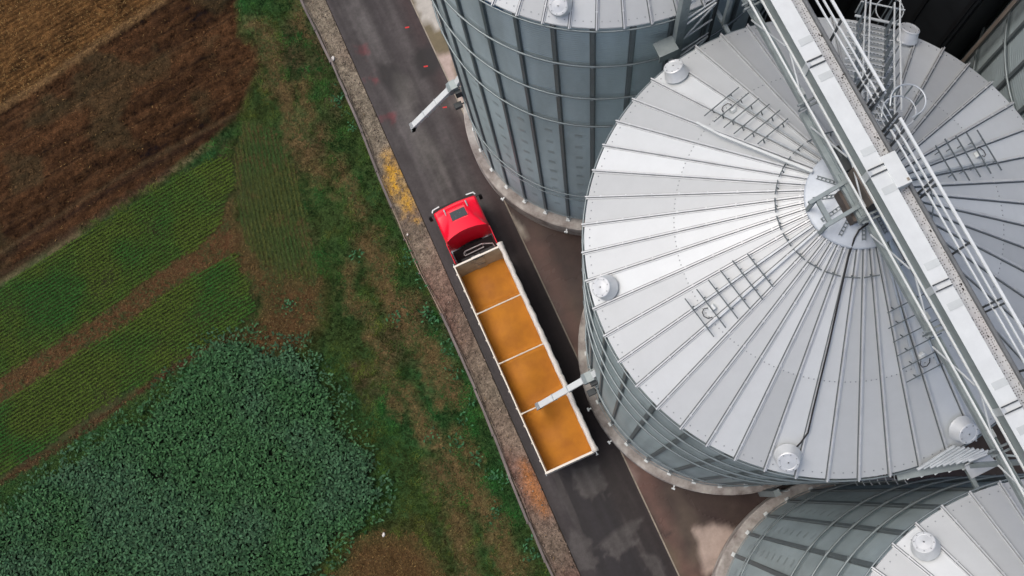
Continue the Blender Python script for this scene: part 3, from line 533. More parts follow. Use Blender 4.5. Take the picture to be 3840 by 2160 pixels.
# ================================================================== SILOS
RW, RE, ZE, ZC, RC = 6.93, 7.02, 24.1, 28.0, 1.25
NS, NR = 51, 34; SEAM0 = 123.4; RIB0 = -170.5; ZP = 1.3
SL = (ZC - ZE) / (RE - RC)
def rz_(r): return ZE + (RE - r) * SL
def rp(r, deg, off=0.0):
    """point above the roof at radius r, angle deg; off along the roof normal"""
    nl = math.hypot(SL, 1); t = R(deg); rr = r + off * SL / nl; return Vector((rr * math.cos(t), rr * math.sin(t), rz_(r) + off / nl))
def roof_frame(r, deg):
    t = R(deg); nl = math.hypot(SL, 1); N_ = Vector((SL * math.cos(t), SL * math.sin(t), 1)) / nl
    D = Vector((math.cos(t), math.sin(t), -SL)) / nl; T_ = N_.cross(D); m = Matrix((D, T_, N_)).transposed().to_4x4(); m.translation = rp(r, deg); return m
def build_silo():
    root = empty('grain_silo')
    m = MB(); m.lathe([(7.5, -0.3), (7.52, ZP - 0.06), (7.46, ZP), (6.5, ZP)], 96, cap=False); m.add([(6.5 * math.cos(t), 6.5 * math.sin(t), ZP) for t in np.linspace(0, 2 * np.pi, 48, endpoint=False)], [tuple(range(48))]); m.build('plinth', M['concrete'], root)
    # corrugated wall
    nz = 1000; na = 102; zz = np.linspace(ZP, ZE + 0.02, nz); per = 0.15; rr = RW + 0.021 * np.sin(zz * 2 * np.pi / per)
    th = np.linspace(0, 2 * np.pi, na, endpoint=False); A, B = np.meshgrid(th, np.arange(nz)); V = np.stack([rr[B] * np.cos(A), rr[B] * np.sin(A), zz[B]], -1).reshape(-1, 3)
    i = np.arange(nz * na).reshape(nz, na); j = np.roll(i, -1, 1); F = np.stack([i[:-1], j[:-1], j[1:], i[1:]], -1).reshape(-1, 4)
    npmesh('wall', V, F, M['wall'], parent=root, smooth=True)
    # small pressed marks on the lower sheets
    m = MB()
    for k in range(NR):
        for q, z in enumerate(np.arange(3.4, 14.5, 1.32)):
            for s_ in (0, 1, 2):
                t = R(RIB0 + 360 / NR * (k + 0.55)); r_ = RW + 0.017; c_ = Vector((math.cos(t), math.sin(t), 0)); tt = Vector((-math.sin(t), math.cos(t), 0)); zc = z + 0.11 * s_
                m.add([c_ * r_ - tt * .16 + Vector((0, 0, zc)), c_ * r_ + tt * .16 + Vector((0, 0, zc)), c_ * r_ + tt * .16 + Vector((0, 0, zc + .035)), c_ * r_ - tt * .16 + Vector((0, 0, zc + .035))], [(0, 1, 2, 3)])
    tag(m.build('sheet_bolts', mat('bolt_rows', (.36, .42, .44), .5, .35), root), kind='stuff')
    # vertical ribs, each with a foot
    proto = None
    rm = MB(); rm.box(RW + 0.005, RW + 0.10, -0.06, 0.06, ZP + 0.05, ZE - 0.12); rm.box(RW + 0.022, RW + 0.04, -0.10, 0.10, ZP + 0.05, ZE - 0.14)
    fm = MB(); fm.box(RW - 0.02, RW + 0.24, -0.11, 0.11, ZP + 0.002, ZP + 0.06, bev=0.01); fm.box(RW + .1, RW + 0.17, -0.05, 0.05, ZP + 0.06, ZP + 0.16)
    ro = rm.build('wall_rib', M['rib'], root); fo = fm.build('rib_foot', M['white'], ro)
    for k in range(NR):
        a = R(RIB0 + 360 / NR * k)
        if k == 0: ro.rotation_euler.z = a; continue
        o = ro.copy(); o.rotation_euler.z = a; col.objects.link(o); o.parent = root; p = fo.copy(); col.objects.link(p); p.parent = o
    for z, r_ in [(1.95, .022), (5.35, .022), (6.05, .035), (15.68, .045), (18.5, .045), (21.32, .045), (23.95, .03)]:
        m = MB(); pts = [((RW + 0.15) * math.cos(t), (RW + 0.15) * math.sin(t), z) for t in np.linspace(0, 2 * np.pi, 102, endpoint=False)]; m.tube(pts, r_, 8, closed=True)
        if r_ > .03:
            for k in range(NR):
                t = R(RIB0 + 360 / NR * k); T = Matrix.Rotation(t, 4, 'Z'); m.box(RW + 0.08, RW + 0.21, -0.05, 0.05, z - 0.07, z - 0.035, 1, T); m.bar(T @ Vector((RW + .09, 0, z - .25)), T @ Vector((RW + .15, 0, z - .04)), .04, mi=1)
        m.build('hoop', [M['hoop'], M['rib']], root, smooth=True)
    # roof sheets
    V = []; F = []; Cl = []
    dt = 360 / NS
    for k in range(NS):
        a0 = SEAM0 + dt * k + 0.02; a1 = a0 + dt - 0.04; tone = random.uniform(0.80, 1.12)
        rads = [RE + 0.0, 5.6, 4.42, 4.42, 3.0, 2.0, RC - 0.1]
        for seg in ((0, 1, 2), (3, 4, 5, 6)):
            tn = tone * random.uniform(0.93, 1.04); off = 0.0 if seg[0] == 0 else 0.006
            for q in seg:
                r_ = rads[q] - (0.06 if q == 3 else 0) * -1
                for a in np.linspace(a0, a1, 4):
                    sag = -0.0; V.append(rp(r_, a, off)); Cl.append((0.55 * tn, 0.59 * tn, 0.605 * tn, 1))
            b = len(V) - 4 * len(seg)
            for i in range(len(seg) - 1):
                for j in range(3): F.append((b + i * 4 + j, b + i * 4 + j + 1, b + i * 4 + 5 + j, b + i * 4 + 4 + j))
        # turned-down drip edge
        b = len(V)
        for a in np.linspace(a0, a1, 4):
            p = rp(RE, a); V.append(p); V.append(p + Vector((0, 0, -0.07))); Cl += [(0.75, 0.77, 0.78, 1)] * 2
        for j in range(3): F.append((b + 2 * j, b + 2 * j + 1, b + 2 * j + 3, b + 2 * j + 2))
    rf = npmesh('roof', np.array([tuple(v) for v in V]), np.array(F), M['roof'], np.array(Cl), parent=root)
    m = MB()
    for k in range(NS):
        for (r_, fr) in [(RE - 0.16, (.2, .5, .8)), (4.48, (.25, .5, .75))]:
            for f in fr:
                T = roof_frame(r_, SEAM0 + dt * (k + f)); m.box(-.016, .016, -.016, .016, -0.0, .014, 0, T)
    tag(m.build('rivets', M['rivet'], rf), kind='stuff')
    # standing seams
    m = MB(); T0 = roof_frame(RE, 0); ln = (RE - RC + .05) * math.hypot(SL, 1)
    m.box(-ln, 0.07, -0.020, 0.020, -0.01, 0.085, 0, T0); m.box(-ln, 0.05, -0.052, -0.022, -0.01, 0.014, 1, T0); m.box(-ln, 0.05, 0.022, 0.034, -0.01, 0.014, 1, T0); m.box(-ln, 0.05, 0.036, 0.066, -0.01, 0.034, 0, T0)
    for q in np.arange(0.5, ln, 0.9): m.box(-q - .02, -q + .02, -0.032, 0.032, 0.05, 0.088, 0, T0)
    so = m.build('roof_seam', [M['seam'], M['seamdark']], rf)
    for k in range(NS):
        a = R(SEAM0 + dt * k)
        if k == 0: so.rotation_euler.z = a; continue
        o = so.copy(); o.rotation_euler.z = a; col.objects.link(o); o.parent = rf
    # cap with ladder-like slotted strips
    m = MB(); m.lathe([(RC + .09, ZC - 0.04), (RC + .10, ZC + .075), (RC + .07, ZC + .10), (0.42, ZC + 0.42), (0.4, ZC + .6), (0.05, ZC + .62)], 72)
    cp = m.build('roof_cap', mat('cap_zinc', (.44, .50, .56), .5, .3, .2, 1.6), root)
    m = MB()
    for k in range(12):
        T = Matrix.Rotation(R(k * 30 + 8), 4, 'Z'); pa = Vector((1.16, 0, ZC + .19)); pb = Vector((0.50, 0, ZC + .435))
        for s_ in (-.04, .04): m.bar(T @ (pa + Vector((0, s_, 0))), T @ (pb + Vector((0, s_, 0))), .014, .03)
        for f in np.linspace(0.05, .95, 7): p = pa.lerp(pb, f); m.bar(T @ (p + Vector((0, -.04, -.01))), T @ (p + Vector((0, .04, -.01))), .03, .012)
    m.build('cap_strips', M['rib'], cp)
    # roof vents near the eave
    m = MB(); m.lathe([(0.24, -0.1), (0.25, 0.06), (0.335, 0.075), (0.345, 0.10), (0.33, 0.13), (0.26, 0.36), (0.275, 0.37), (0.275, 0.395), (0.255, 0.41), (0.2, 0.412), (0.19, 0.405), (0.02, 0.42)], 40, cap=False)
    l2 = m
    for k in range(8):
        t = k * math.pi / 4; l2.box(.225 * math.cos(t) - .012, .225 * math.cos(t) + .012, .225 * math.sin(t) - .012, .225 * math.sin(t) + .012, .41, .425, 1)
    vo = m.build('roof_vent', [M['vent'], M['rivet']], root)
    for k, a in enumerate([105.0, 169.3, -126.8, -83.7, 41.6, -21]):
        o = vo if k == 0 else vo.copy(); T = roof_frame(6.5 if a != 41.6 else 6.6, a); o.matrix_local = T @ Matrix.Scale(1.12, 4)
        if k: col.objects.link(o); o.parent = root
    # snow racks: five rungs on two rails each, with a sensor box
    for a, rmin in [(105.6, 2.8), (-169.5, 2.8), (0.5, 2.8), (-87.3, 2.8)]:
        rk = MB()
        for r_ in np.linspace(2.8, 4.62, 6 if abs(a) != 0.5 else 5):
            hw = 0.66 if r_ > 3 else 0.55; T = roof_frame(r_, a); rk.bar(T @ Vector((0, -hw, .17)), T @ Vector((0, hw, .17)), .03, .03)
            for s_ in (-.35, .35): rk.bar(T @ Vector((0, s_, .02)), T @ Vector((0, s_, .16)), .025)
        for s_ in (-.33, .38):
            T1 = roof_frame(1.3, a); T2 = roof_frame(4.7, a); pa = T1 @ Vector((0, s_ * .25, .13)); pb = T2 @ Vector((0, s_ * .9, .13)); rk.bar(pa, pb, .05, .03, 1)
        o = rk.build('snow_rack', [mat('rack_steel', (.11, .135, .145), .5, .4), M['galv']], root)
        T = roof_frame(4.25, a); b = MB(); b.box(-.09, .09, -.08, .08, .02, .14, 0, T, bev=.012); b.build('sensor_box', M['white'], o)
        c_ = MB(); c_.tube([T @ Vector(p) for p in [(.08, -.05, .08), (.2, -.12, .09), (.32, -.08, .08), (.36, .05, .07), (.3, .16, .06), (.18, .2, .06)]], .013, 6); c_.build('sensor_cable', M['black'], o)
    m = MB()
    for k in range(26):
        a = SEAM0 + dt * 2 * k + dt * 0.7
        if abs((a + 87.3 + 180) % 360 - 180) < 9 : continue
        T = roof_frame(1.93, a); m.bar(T @ Vector((0, -.2, .13)), T @ Vector((0, .2, .13)), .028, .03); m.bar(T @ Vector((0, 0.0, .0)), T @ Vector((0, 0.0, .13)), .025)
    m.build('seam_brackets', mat('rack_steel', (.11, .135, .145), .5, .4), root)
    return root
silo = build_silo()
def copy_tree(o, parent=None):
    c = o.copy(); col.objects.link(c)
    if parent is not None: c.parent = parent
    for ch in list(o.children): copy_tree(ch, c)
    return c
SP = 15.275; silos = []
for k, (x, y, lab) in enumerate([(0, 0, 'large central pale steel silo under the long conveyor, with the fully visible conical roof'), (0, SP, 'steel silo at the top centre with a tall ribbed blue-grey wall and blue lettering'),
        (0, -SP, 'steel silo in the bottom right corner with a dark lower wall and one roof vent'), (SP + .1, 0, 'steel silo at the right edge of the picture showing only its corrugated wall')]):
    s_ = silo if k == 0 else copy_tree(silo)
    s_.location = (x, y, 0); tag(s_, lab, 'silo', 'round steel grain silos standing along the road'); silos.append(s_)
s2, s1, s3, s4 = silos

# long rail lying up the roof beside the upper rack, and the black cable to the lower vent
m = MB(); m.bar(rp(3.9, 118.5, .2), rp(1.2, 124.8, .2), .07, .07); m.bar(rp(4.7, 117.0, .2), rp(3.9, 118.5, .2), .06, .06); m.build('conduit_rail', M['white'], s2)
m = MB(); m.tube([(-0.18, -0.75, ZC + .36), (-0.45, -.8, ZC + .3)] + [rp(r_, a, .1) for r_, a in [(1.05, -123.7), (1.49, -125.2), (2.24, -124.3), (3.51, -123.5), (5.18, -123.5), (5.81, -123.4), (6.1, -124.6), (6.35, -126.0)]], .024, 7); m.build('power_cable', M['black'], s2)

# lettering at the top of the first silo's wall, bent round it
def wall_text(txt, size, a0, z0, parent):
    cu = bpy.data.curves.new('t', 'FONT'); cu.body = txt; cu.size = size; cu.extrude = 0.004; cu.offset = 0.008
    to = bpy.data.objects.new('t', cu); col.objects.link(to); bpy.context.view_layer.update()
    me = bpy.data.meshes.new_from_object(to.evaluated_get(bpy.context.evaluated_depsgraph_get())); bpy.data.objects.remove(to)
    bm = bmesh.new(); bm.from_mesh(me); bmesh.ops.subdivide_edges(bm, edges=[e for e in bm.edges if e.calc_length() > .12], cuts=2); r_ = RW + 0.03
    for v in bm.verts:
        t = R(a0) + v.co.x * .8 / r_; v.co = Vector(((r_ + v.co.z) * math.cos(t), (r_ + v.co.z) * math.sin(t), z0 + v.co.y))
    bm.to_mesh(me); bm.free(); me.materials.clear(); me.materials.append(M['blue']); o = bpy.data.objects.new('lettering', me); col.objects.link(o); o.parent = parent
wall_text('afroi', 0.46, -147.9, 23.62, s1)

# unloading spouts
def spout(parent, y0, za=6.6, zb=4.3, xw=-6.75, xe=-9.85, xs=-7.25):
    a = Vector((xs - .1, y0, za)); b = Vector((xe, y0, zb)); m = MB()
    m.bar(a, b, 0.30, 0.22); o = m.build('unloading_spout', M['white'], parent)
    e = (b - a).normalized(); t = MB()
    for q in (.04, .36, .68): f_ = MB(); p_ = a.lerp(b, q); f_.bar(p_, p_ + e * .035, .36, .28); f_.build('spout_flange', M['galv'], o); t.bar(b - e * .02, b + e * 0.18, 0.35, 0.27); t.bar(b + e * .1 + Vector((0, 0, -.12)), b + e * .22 + Vector((0, 0, -.35)), .3, .2); t.build('spout_tip', M['vent'], o)
    h_ = MB(); h_.prism([(xs - .28, y0 - .24, za - .28), (xs - .28, y0 - .24, za + .16), (xs - .12, y0 - .24, za + .30), (xs + .22, y0 - .24, za + .34), (xs + .26, y0 - .24, za - .2)], (0, .48, 0)); h_.build('spout_hood', M['teal'], o)
    u = MB(); u.bar((xs + .2, y0, za + .12), (xw + .05, y0, za + .75), 0.30, 0.22); u.build('inlet_pipe', M['white'], o)
    g = MB(); g.box(xs - .3, xs + .12, y0 - .75, y0 - .45, za - 1.1, za - .85, bev=.02); g.box(xs + .1, xw + .1, y0 - .62, y0 - .56, za - 1.0, za - .95); g.box(xs - .02, xs + .3, y0 - .43, y0 - .24, za - .5, za + .05); g.build('slide_gate_motor', M['dark'], o)
    k = MB()
    for s_ in (-.3, .3): k.bar((xs + .05, y0 + s_ * .8, za - .3), (xw + .1, y0 + s_, za - 1.5), .05); k.bar((xs + .2, y0 + s_ * .8, za), (xw + .1, y0 + s_, za + .1), .05)
    k.build('spout_bracket', M['teal'], o); return o
spout(s2, 0.93); spout(s1, 1.83)
# taps / anchor brackets standing out from the plinth rims
for par, degs in [(s1, (-158, -128)), (s2, (180, -165, -135)), (s3, (150,))]:
    for dg in degs:
        m = MB(); T = Matrix.Rotation(R(dg), 4, 'Z'); m.box(7.35, 7.70, -.035, .035, ZP - .35, ZP - .27, 0, T); m.box(7.66, 7.74, -.09, .09, ZP - .4, ZP - .2, 0, T); m.build('plinth_tap', M['galv'], par)

# ================================================================== CONVEYOR GANTRY
cv = empty('chain_conveyor', (0, 0, 29.5)); tag(cv, 'long pale chain conveyor with catwalk and handrail running over the silo roofs', 'conveyor')
Y0, Y1, Zb = -17.5, 19.0, -29.5
def cpart(m, name, mt, par=cv, **k):
    m.v = [(v[0], v[1], v[2] - 29.5) for v in m.v]; return m.build(name, mt, par, **k)
m = MB(); m.box(-.205, .205, Y0, Y1, 29.55, 29.985); m.box(-.225, .225, Y0, Y1, 29.99, 30.0); hs = cpart(m, 'conveyor_housing', M['white'])
m = MB(); m.box(-.209, -.2051, Y0 + .01, Y1 - .01, 29.56, 29.955); cpart(m, 'housing_side', mat('grey_green_side_shade', (.20, .245, .25), .5, .25, .2, 3), hs)  # shade of the housing's field side put into colour: darker skin over pale steel
for yf in [0.18 + 3.08 * k for k in range(-6, 7)]:
    m = MB()
    for dy in (0, -.16): m.box(-.205, .205, yf + dy - .014, yf + dy + .014, 30.002, 30.05)
    cpart(m, 'joint_flange', M['dark'], hs)
    m = MB(); m.box(-.215, -.14, yf - .17, yf - 0.02, 30.003, 30.02); m.box(-.235, -.21, yf - .17, yf + .01, 29.55, 30.03); cpart(m, 'flange_cleat', M['galv'], hs)
for yp in [2.75, 3.78, .62, -.43, -2.45, -3.5, -5.5, -6.6, 5.9, 6.9, 9, 10, 12, -8.6]:
    m = MB(); m.box(-.13, .207, yp - .09, yp + .09, 30.002, 30.012); cpart(m, 'inspection_cover', mat('cover_grey', (.52, .57, .575), .5, .2), hs)
m = MB(); m.box(.206, .61, Y0, Y1, 29.60, 29.63); dk = cpart(m, 'walkway_deck', M['deck'])
m = MB(); m.box(.612, .67, Y0, Y1, 29.50, 29.73, 0); m.box(.671, .775, Y0, Y1, 29.36, 29.54, 0); cpart(m, 'deck_edge_channel', mat('edge_channel', (.17, .185, .195), .5, .35, .2, 3), dk)
m = MB()
for q in range(60):
    yy = random.uniform(Y0, Y1); xx = .55 + random.uniform(-.06, .04); m.box(xx, xx + .03, yy, yy + random.uniform(.02, .07), 29.631, 29.645)
cpart(m, 'grain_residue', mat('dark_residue', (.03, .026, .024), .9), dk)
# side box over the silo inlet
m = MB(); m.box(.207, .60, -.50, .36, 29.48, 30.04, bev=.012); sb = cpart(m, 'inlet_box', M['white'], hs)
m = MB(); m.box(.50, .56, -.44, -.36, 30.042, 30.06, bev=.006); cpart(m, 'box_latch', M['kerb'], sb)
# handrail: top, middle and lower rail, with a gap at the ladder
posts = [2.16 + 1.52 * k for k in range(1, 12)] + [2.16, 1.65, .89, .60] + [-.86 - 1.535 * k for k in range(0, 11)]
for (ya, yb) in ((1.62, Y1), (Y0, 0.88)):
    for (z, wv) in ((30.72, .075), (30.33, .045), (29.98, .045)):
        m = MB(); m.bar((.78, ya, z), (.78, yb, z), wv * .85, .05); cpart(m, 'handrail', M['white'])
for yy in posts:
    m = MB(); m.bar((.79, yy, 29.35), (.79, yy, 30.72), .05, .05)
    if yy in (1.65, .89, 2.16) or abs((yy + .86) / 1.535 % 2) < .1: m.bar((.79, yy + .12, 29.35), (.79, yy + .12, 30.70), .05, .05)
    cpart(m, 'rail_post', M['dark'])
# lower chords, cross angles and truss diagonals on the field side
m = MB(); m.bar((-.24, Y0, 29.53), (-.24, Y1, 29.53), .045, .05); cpart(m, 'upper_chord', M['white'])
m = MB(); m.bar((-.47, Y0, 29.38), (-.47, Y1, 29.38), .045, .05); cpart(m, 'outer_chord', M['white'])
for (ya, yb, x_) in ((2.55, 8.9, -.28), (-.75, 2.45, -.42), (-3.9, -.85, -.30), (-10.2, -4.0, -.27), (-17.5, -10.3, -.27), (9.0, 19, -.27)):
    m = MB(); m.box(x_ - .12, x_ + .02, ya, yb, 28.86, 28.90); m.box(x_ - .12, x_ - .09, ya, yb, 28.72, 28.855); m.box(x_ + .02, x_ + .05, ya, yb, 28.78, 28.98)
    for q in np.arange(ya + .4, yb, .9): m.box(x_ - .02, x_ + .0, q, q + .03, 28.903, 28.92)
    cpart(m, 'support_beam', M['teal'])
for yy in (-16.2, -13.1, -10.0, -6.95, -3.9, -.80, 2.45, 5.5, 8.6, 11.7, 14.8):
    m = MB()
    for dy in (0, .13): m.bar((-.62, yy + dy, 29.18), (.80, yy + dy, 29.30), .05, .06)
    m.bar((-.55, yy + .06, 28.9), (-.47, yy + .06, 29.38), .05); m.box(-.2, .2, yy - .1, yy + .25, 29.32, 29.42); cpart(m, 'cross_member', M['rib'])
    m = MB(); m.bar((-.47, yy + .3, 29.32), (-.22, yy + 1.5, 29.5), .035); m.bar((-.5, yy + 2.8, 28.95), (-.25, yy + 1.6, 29.45), .035)
    m.box(-.40, -.25, yy + .35, yy + .55, 29.05, 29.1); cpart(m, 'truss_diagonal', M['galv'])
# frame standing on the cap of the central silo
m = MB(); m.bar((-1.46, .24, 28.95), (-.36, .36, 28.95), .10, .12); m.bar((-1.40, -.45, 28.95), (-.36, -.34, 28.95), .10, .12); m.bar((-1.22, .22, 28.92), (-1.22, -.43, 28.92), .12, .1)
m.bar((-.40, -.6, 28.9), (-.40, .6, 28.9), .14, .14)
for p in ((-1.3, .25), (-1.3, -.43)): m.bar((p[0], p[1], 28.1), (p[0], p[1], 28.9), .09)
cpart(m, 'cap_frame', M['teal'])
m = MB(); m.box(-.62, -.42, -.62, .25, 28.35, 28.75); m.box(-.3, .25, -.5, .5, 28.4, 29.5); cpart(m, 'inlet_hopper', mat('brown_hopper', (.09, .075, .065), .6, .2, .3, 3))
m = MB(); m.box(-.385, -.365, -.28, .18, 28.76, 28.80); cpart(m, 'hopper_seal', mat('cream_seal', (.5, .42, .25), .7))
m = MB(); m.box(-.32, -.12, .55, .95, 28.9, 29.1, bev=.02); m.lathe([(.08, 0), (.08, .3)], 14, Matrix.Translation((-.2, .95, 29.0)) @ Matrix.Rotation(R(-90), 4, 'X')); cpart(m, 'gate_motor', M['dark'])
for yy in (-7.6, 7.65):                                    # legs between the silos
    m = MB()
    for x_ in (.7,): m.bar((x_, yy, 23.4), (x_, yy, 29.2), .12, .12)
    m.bar((.7, yy - .75, 23.4), (.7, yy + .75, 23.4), .12)
    cpart(m, 'gantry_leg', M['teal'])

# safety cage of the ladder at the gap in the handrail
cg = empty('caged_ladder', (1.2, 1.4, 29.0)); tag(cg, 'short caged ladder with two hoops beside the gap in the conveyor handrail', 'ladder')
def hoop_pts(cx, cy, z, r, a0, a1, n=22): return [(cx + r * math.cos(t) - 1.2, cy + r * math.sin(t) - 1.4, z - 29.0) for t in np.linspace(R(a0), R(a1), n)]
for z, dx in ((30.55, 0), (29.85, 0)):
    m = MB(); p = hoop_pts(1.24, 1.22, z, .40, -75, 150); m.tube([(p[0][0] - .25, p[0][1] - .03, p[0][2])] + p + [(p[-1][0] - .1, p[-1][1] - .15, p[-1][2])], .02, 7); m.build('cage_hoop', M['galv'], cg)
for t in (-60, -5, 45, 95):
    m = MB(); a = hoop_pts(1.24, 1.22, 30.55, .40, t, t, 1)[0]; b = hoop_pts(1.24, 1.22, 29.85, .40, t, t, 1)[0]; m.bar(a, b, .035, .02); m.build('cage_bar', M['teal'], cg)
for s_ in (1.62, .92):
    m = MB(); m.bar((.86 - 1.2, s_ - 1.4, -.6), (.86 - 1.2, s_ - 1.4, 1.55), .05); m.build('ladder_rail', M['galv'], cg)
for z in np.arange(-.5, 1.2, .28):
    m = MB(); m.tube([(.86 - 1.2, 1.62 - 1.4, z), (.86 - 1.2, .92 - 1.4, z)], .015, 6); m.build('rung', M['galv'], cg)

# ================================================================== ROOF STAIR on the central silo
st = empty('roof_stair', (0, 0, ZE)); tag(st, 'steep steel stair with tall triangular side plates climbing the central silo roof', 'stair')
AX = 50.6
def sp_(r, w_, h): T = Matrix.Rotation(R(AX), 4, 'Z'); return T @ Vector((r, w_, rz_(r) + h - ZE))
for i, r_ in enumerate(np.arange(2.3, 6.9, 0.262)):
    m = MB(); m.bar(sp_(r_, -.72, .12), sp_(r_, .72, .12), .05, .035)
    for q in np.linspace(-.62, .62, 13): m.bar(sp_(r_ - .028, q - .03, .142), sp_(r_ - .028, q + .03, .142), .018, .01, 1)
    m.build('tread', [M['galv'], M['dark']], st)
for w_ in (-.42, .42):
    for i, r_ in enumerate(np.arange(2.3, 7.3, .60)):
        m = MB(); m.prism([sp_(r_ - .20, w_, .10), sp_(r_ + .22, w_, .10), sp_(r_ + .24, w_ , 1.6), sp_(r_ + .225, w_, 1.6)], Matrix.Rotation(R(AX), 3, 'Z') @ Vector((0, .012, 0))); m.build('side_plate', mat('stair_plate', (.13, .165, .185), .5, .3) if not bpy.data.materials.get('stair_plate') else bpy.data.materials['stair_plate'], st)
    for h in (1.15, 1.7):
        m = MB(); m.tube([sp_(2.1, w_ + .03, h), sp_(5.8, w_ + .03, h), sp_(7.2, w_ + .03, h + .1)], .027, 7); m.build('handrail', M['white'], st)
m = MB(); m.bar(sp_(6.95, -.8, .35), sp_(6.95, .55, .35), .07, .05); m.bar(sp_(7.25, -.8, .9), sp_(7.25, .5, .9), .04, .04); m.bar(sp_(7.25, .5, .2), sp_(7.25, .5, .9), .04); m.build('landing_bar', M['galv'], st)
m = MB(); T = Matrix.Rotation(R(AX - 4), 4, 'Z'); m.tube([T @ Vector((7.75 + .42 * math.cos(t), .42 * math.sin(t), -.25)) for t in np.linspace(0, 2 * np.pi, 25)[:-1]], .02, 6, closed=True); m.build('cage_hoop', M['galv'], st)
for q in (-60, 0, 60):
    m = MB(); a = T @ Vector((7.75 + .42 * math.cos(R(q)), .42 * math.sin(R(q)), -.25)); m.bar(a, a + Vector((0, 0, -9)), .03); m.build('cage_bar', M['teal'], st)
m = MB(); m.lathe([(.24, 0), (.24, .05), (.2, .07), (0.02, .08)], 24, roof_frame(6.1, 66) @ Matrix.Translation((0, 0, .02)), cap=False); m.v = [(a, b, c_ - ZE) for a, b, c_ in m.v]; m.tube([(v.x, v.y, v.z - ZE) for v in [roof_frame(6.55, 70.5) @ Vector((.1 * math.cos(t), .1 * math.sin(t), .08)) for t in np.linspace(0, 6.28, 13)[:-1]]], .012, 5, mi=1, closed=True); hm = m.build('roof_hatch', [M['vent'], M['dark']], st)

# ================================================================== STAIR TOWER between the first and the central silo
tw = empty('lattice_mast', (-.3, 8.6, 0)); tag(tw, 'braced steel stair mast rising between the top silo and the central silo', 'mast')
A_ = Vector((-.35, -.65, 0)); B_ = Vector((.9, -.5, 0))
m = MB(); m.box(A_.x - .17, A_.x + .13, A_.y - .02, A_.y + .02, 0, 27); m.box(A_.x - .17, A_.x - .14, A_.y + .021, A_.y + .2, 0, 27); m.box(A_.x + .10, A_.x + .13, A_.y + .021, A_.y + .2, 0, 27)
for q in np.arange(1, 26.5, .8): m.box(A_.x - .02, A_.x + .02, A_.y - .035, A_.y - .0201, q, q + .04)
m.build('mast_column', M['teal'], tw)
m = MB(); m.box(B_.x - .04, B_.x + .04, B_.y - .04, B_.y + .04, 0, 27); m.build('mast_column', M['dark'], tw)
def AB(za, zb, rr, nm):
    m = MB(); m.tube([(A_.x + .14, A_.y, za), (B_.x, B_.y, zb)], rr, 7); m.build(nm, M['galv'], tw)
for k in range(-9, 2):
    o = k * 2.3
    AB(24.3 + o, 24.4 + o, .028, 'mast_strut')
    for za, zb in ((23.9, 24.15), (22.9, 24.15), (22.9, 23.05)): AB(za + o, zb + o, .036, 'mast_brace')
m = MB(); m.box(A_.x - .85, A_.x - .171, A_.y - .28, A_.y + .25, 22.9, 22.95); m.box(A_.x - .85, A_.x - .171, A_.y - .28, A_.y - .25, 22.5, 22.899); m.build('landing', M['teal'], tw)

# ================================================================== ROOF CATWALK between the central and the lower silo
cw = empty('cross_catwalk', (.4, -7.6, 23.5)); tag(cw, 'small stair of pale tubes and a folded plate joining central and lower silo eaves', 'catwalk')
def cq(u, v, z): x, y = at(u, v, z); return Vector((x - .4, y + 7.6, z - 23.5))
m = MB(); a = cq(3362, 1782, 23.6); b = cq(3660, 1728, 23.8); m.bar(a, b, .30, .04); m.build('stringer', M['teal'], cw)
for i in range(9):
    f = i / 8; m = MB(); p = cq(3440 + 24 * i, 1762 - 4 * i, 24.25); q = cq(3580 + 18 * i, 1672 + 2.5 * i, 24.3); m.tube([p, q], .035 if i % 2 else .05, 6); m.build('tread_tube', M['galv'], cw)
for i in range(5):
    m = MB(); p = cq(3400 + 52 * i, 1797 - 9 * i, 23.5); m.bar(p, p + Vector((.15, .03, .04)), .06, .03); m.build('cleat', M['galv'], cw)
m = MB(); P4 = [cq(3618, 1752, 23.9), cq(3712, 1706, 24.0), cq(3745, 1745, 23.8), cq(3645, 1795, 23.7)]; m.prism(P4, (0, 0, -.03)); m.prism([P4[0], P4[1], P4[1] + Vector((-.02, .06, .14)), P4[0] + Vector((-.02, .06, .14))], (.0, .02, .0)); m.build('folded_plate', M['vent'], cw)
m = MB(); m.bar(cq(3640, 1700, 23.6), cq(3840, 1712, 23.9), .06, .1); m.bar(cq(3660, 1722, 23.6), cq(3860, 1738, 23.9), .05, .08); m.build('tie_beam', M['teal'], cw)
hc = empty('ladder_cage', (1.2, -8.0, 0)); tag(hc, 'dark ladder cage hanging in the gap between the central and lower silos', 'ladder cage')
for k in range(7):
    m = MB(); z = 17.0 - 1.1 * k; m.tube([(.42 * math.cos(t), .42 * math.sin(t) , z) for t in np.linspace(R(-20), R(200), 14)], .02, 6); m.build('cage_hoop', M['galv'], hc)
for q in (0, 60, 120, 180):
    m = MB(); m.bar((.42 * math.cos(R(q)), .42 * math.sin(R(q)), 0.5), (.42 * math.cos(R(q)), .42 * math.sin(R(q)), 17), .03); m.build('cage_bar', M['teal'], hc)

# column and pipes seen low down between the two silos
pc = empty('support_column', (0.0, -7.75, 0)); tag(pc, 'grey steel column with two thin pipes between central and lower silo', 'column')
m = MB(); m.box(-1.5, -1.2, .1, .4, 0, 4.6); m.build('column', M['teal'], pc)
for dx in (-1.05, -.95):
    m = MB(); m.tube([(dx, .2, 0), (dx, .2, 5.5)], .025, 6); m.build('pipe', M['galv'], pc)

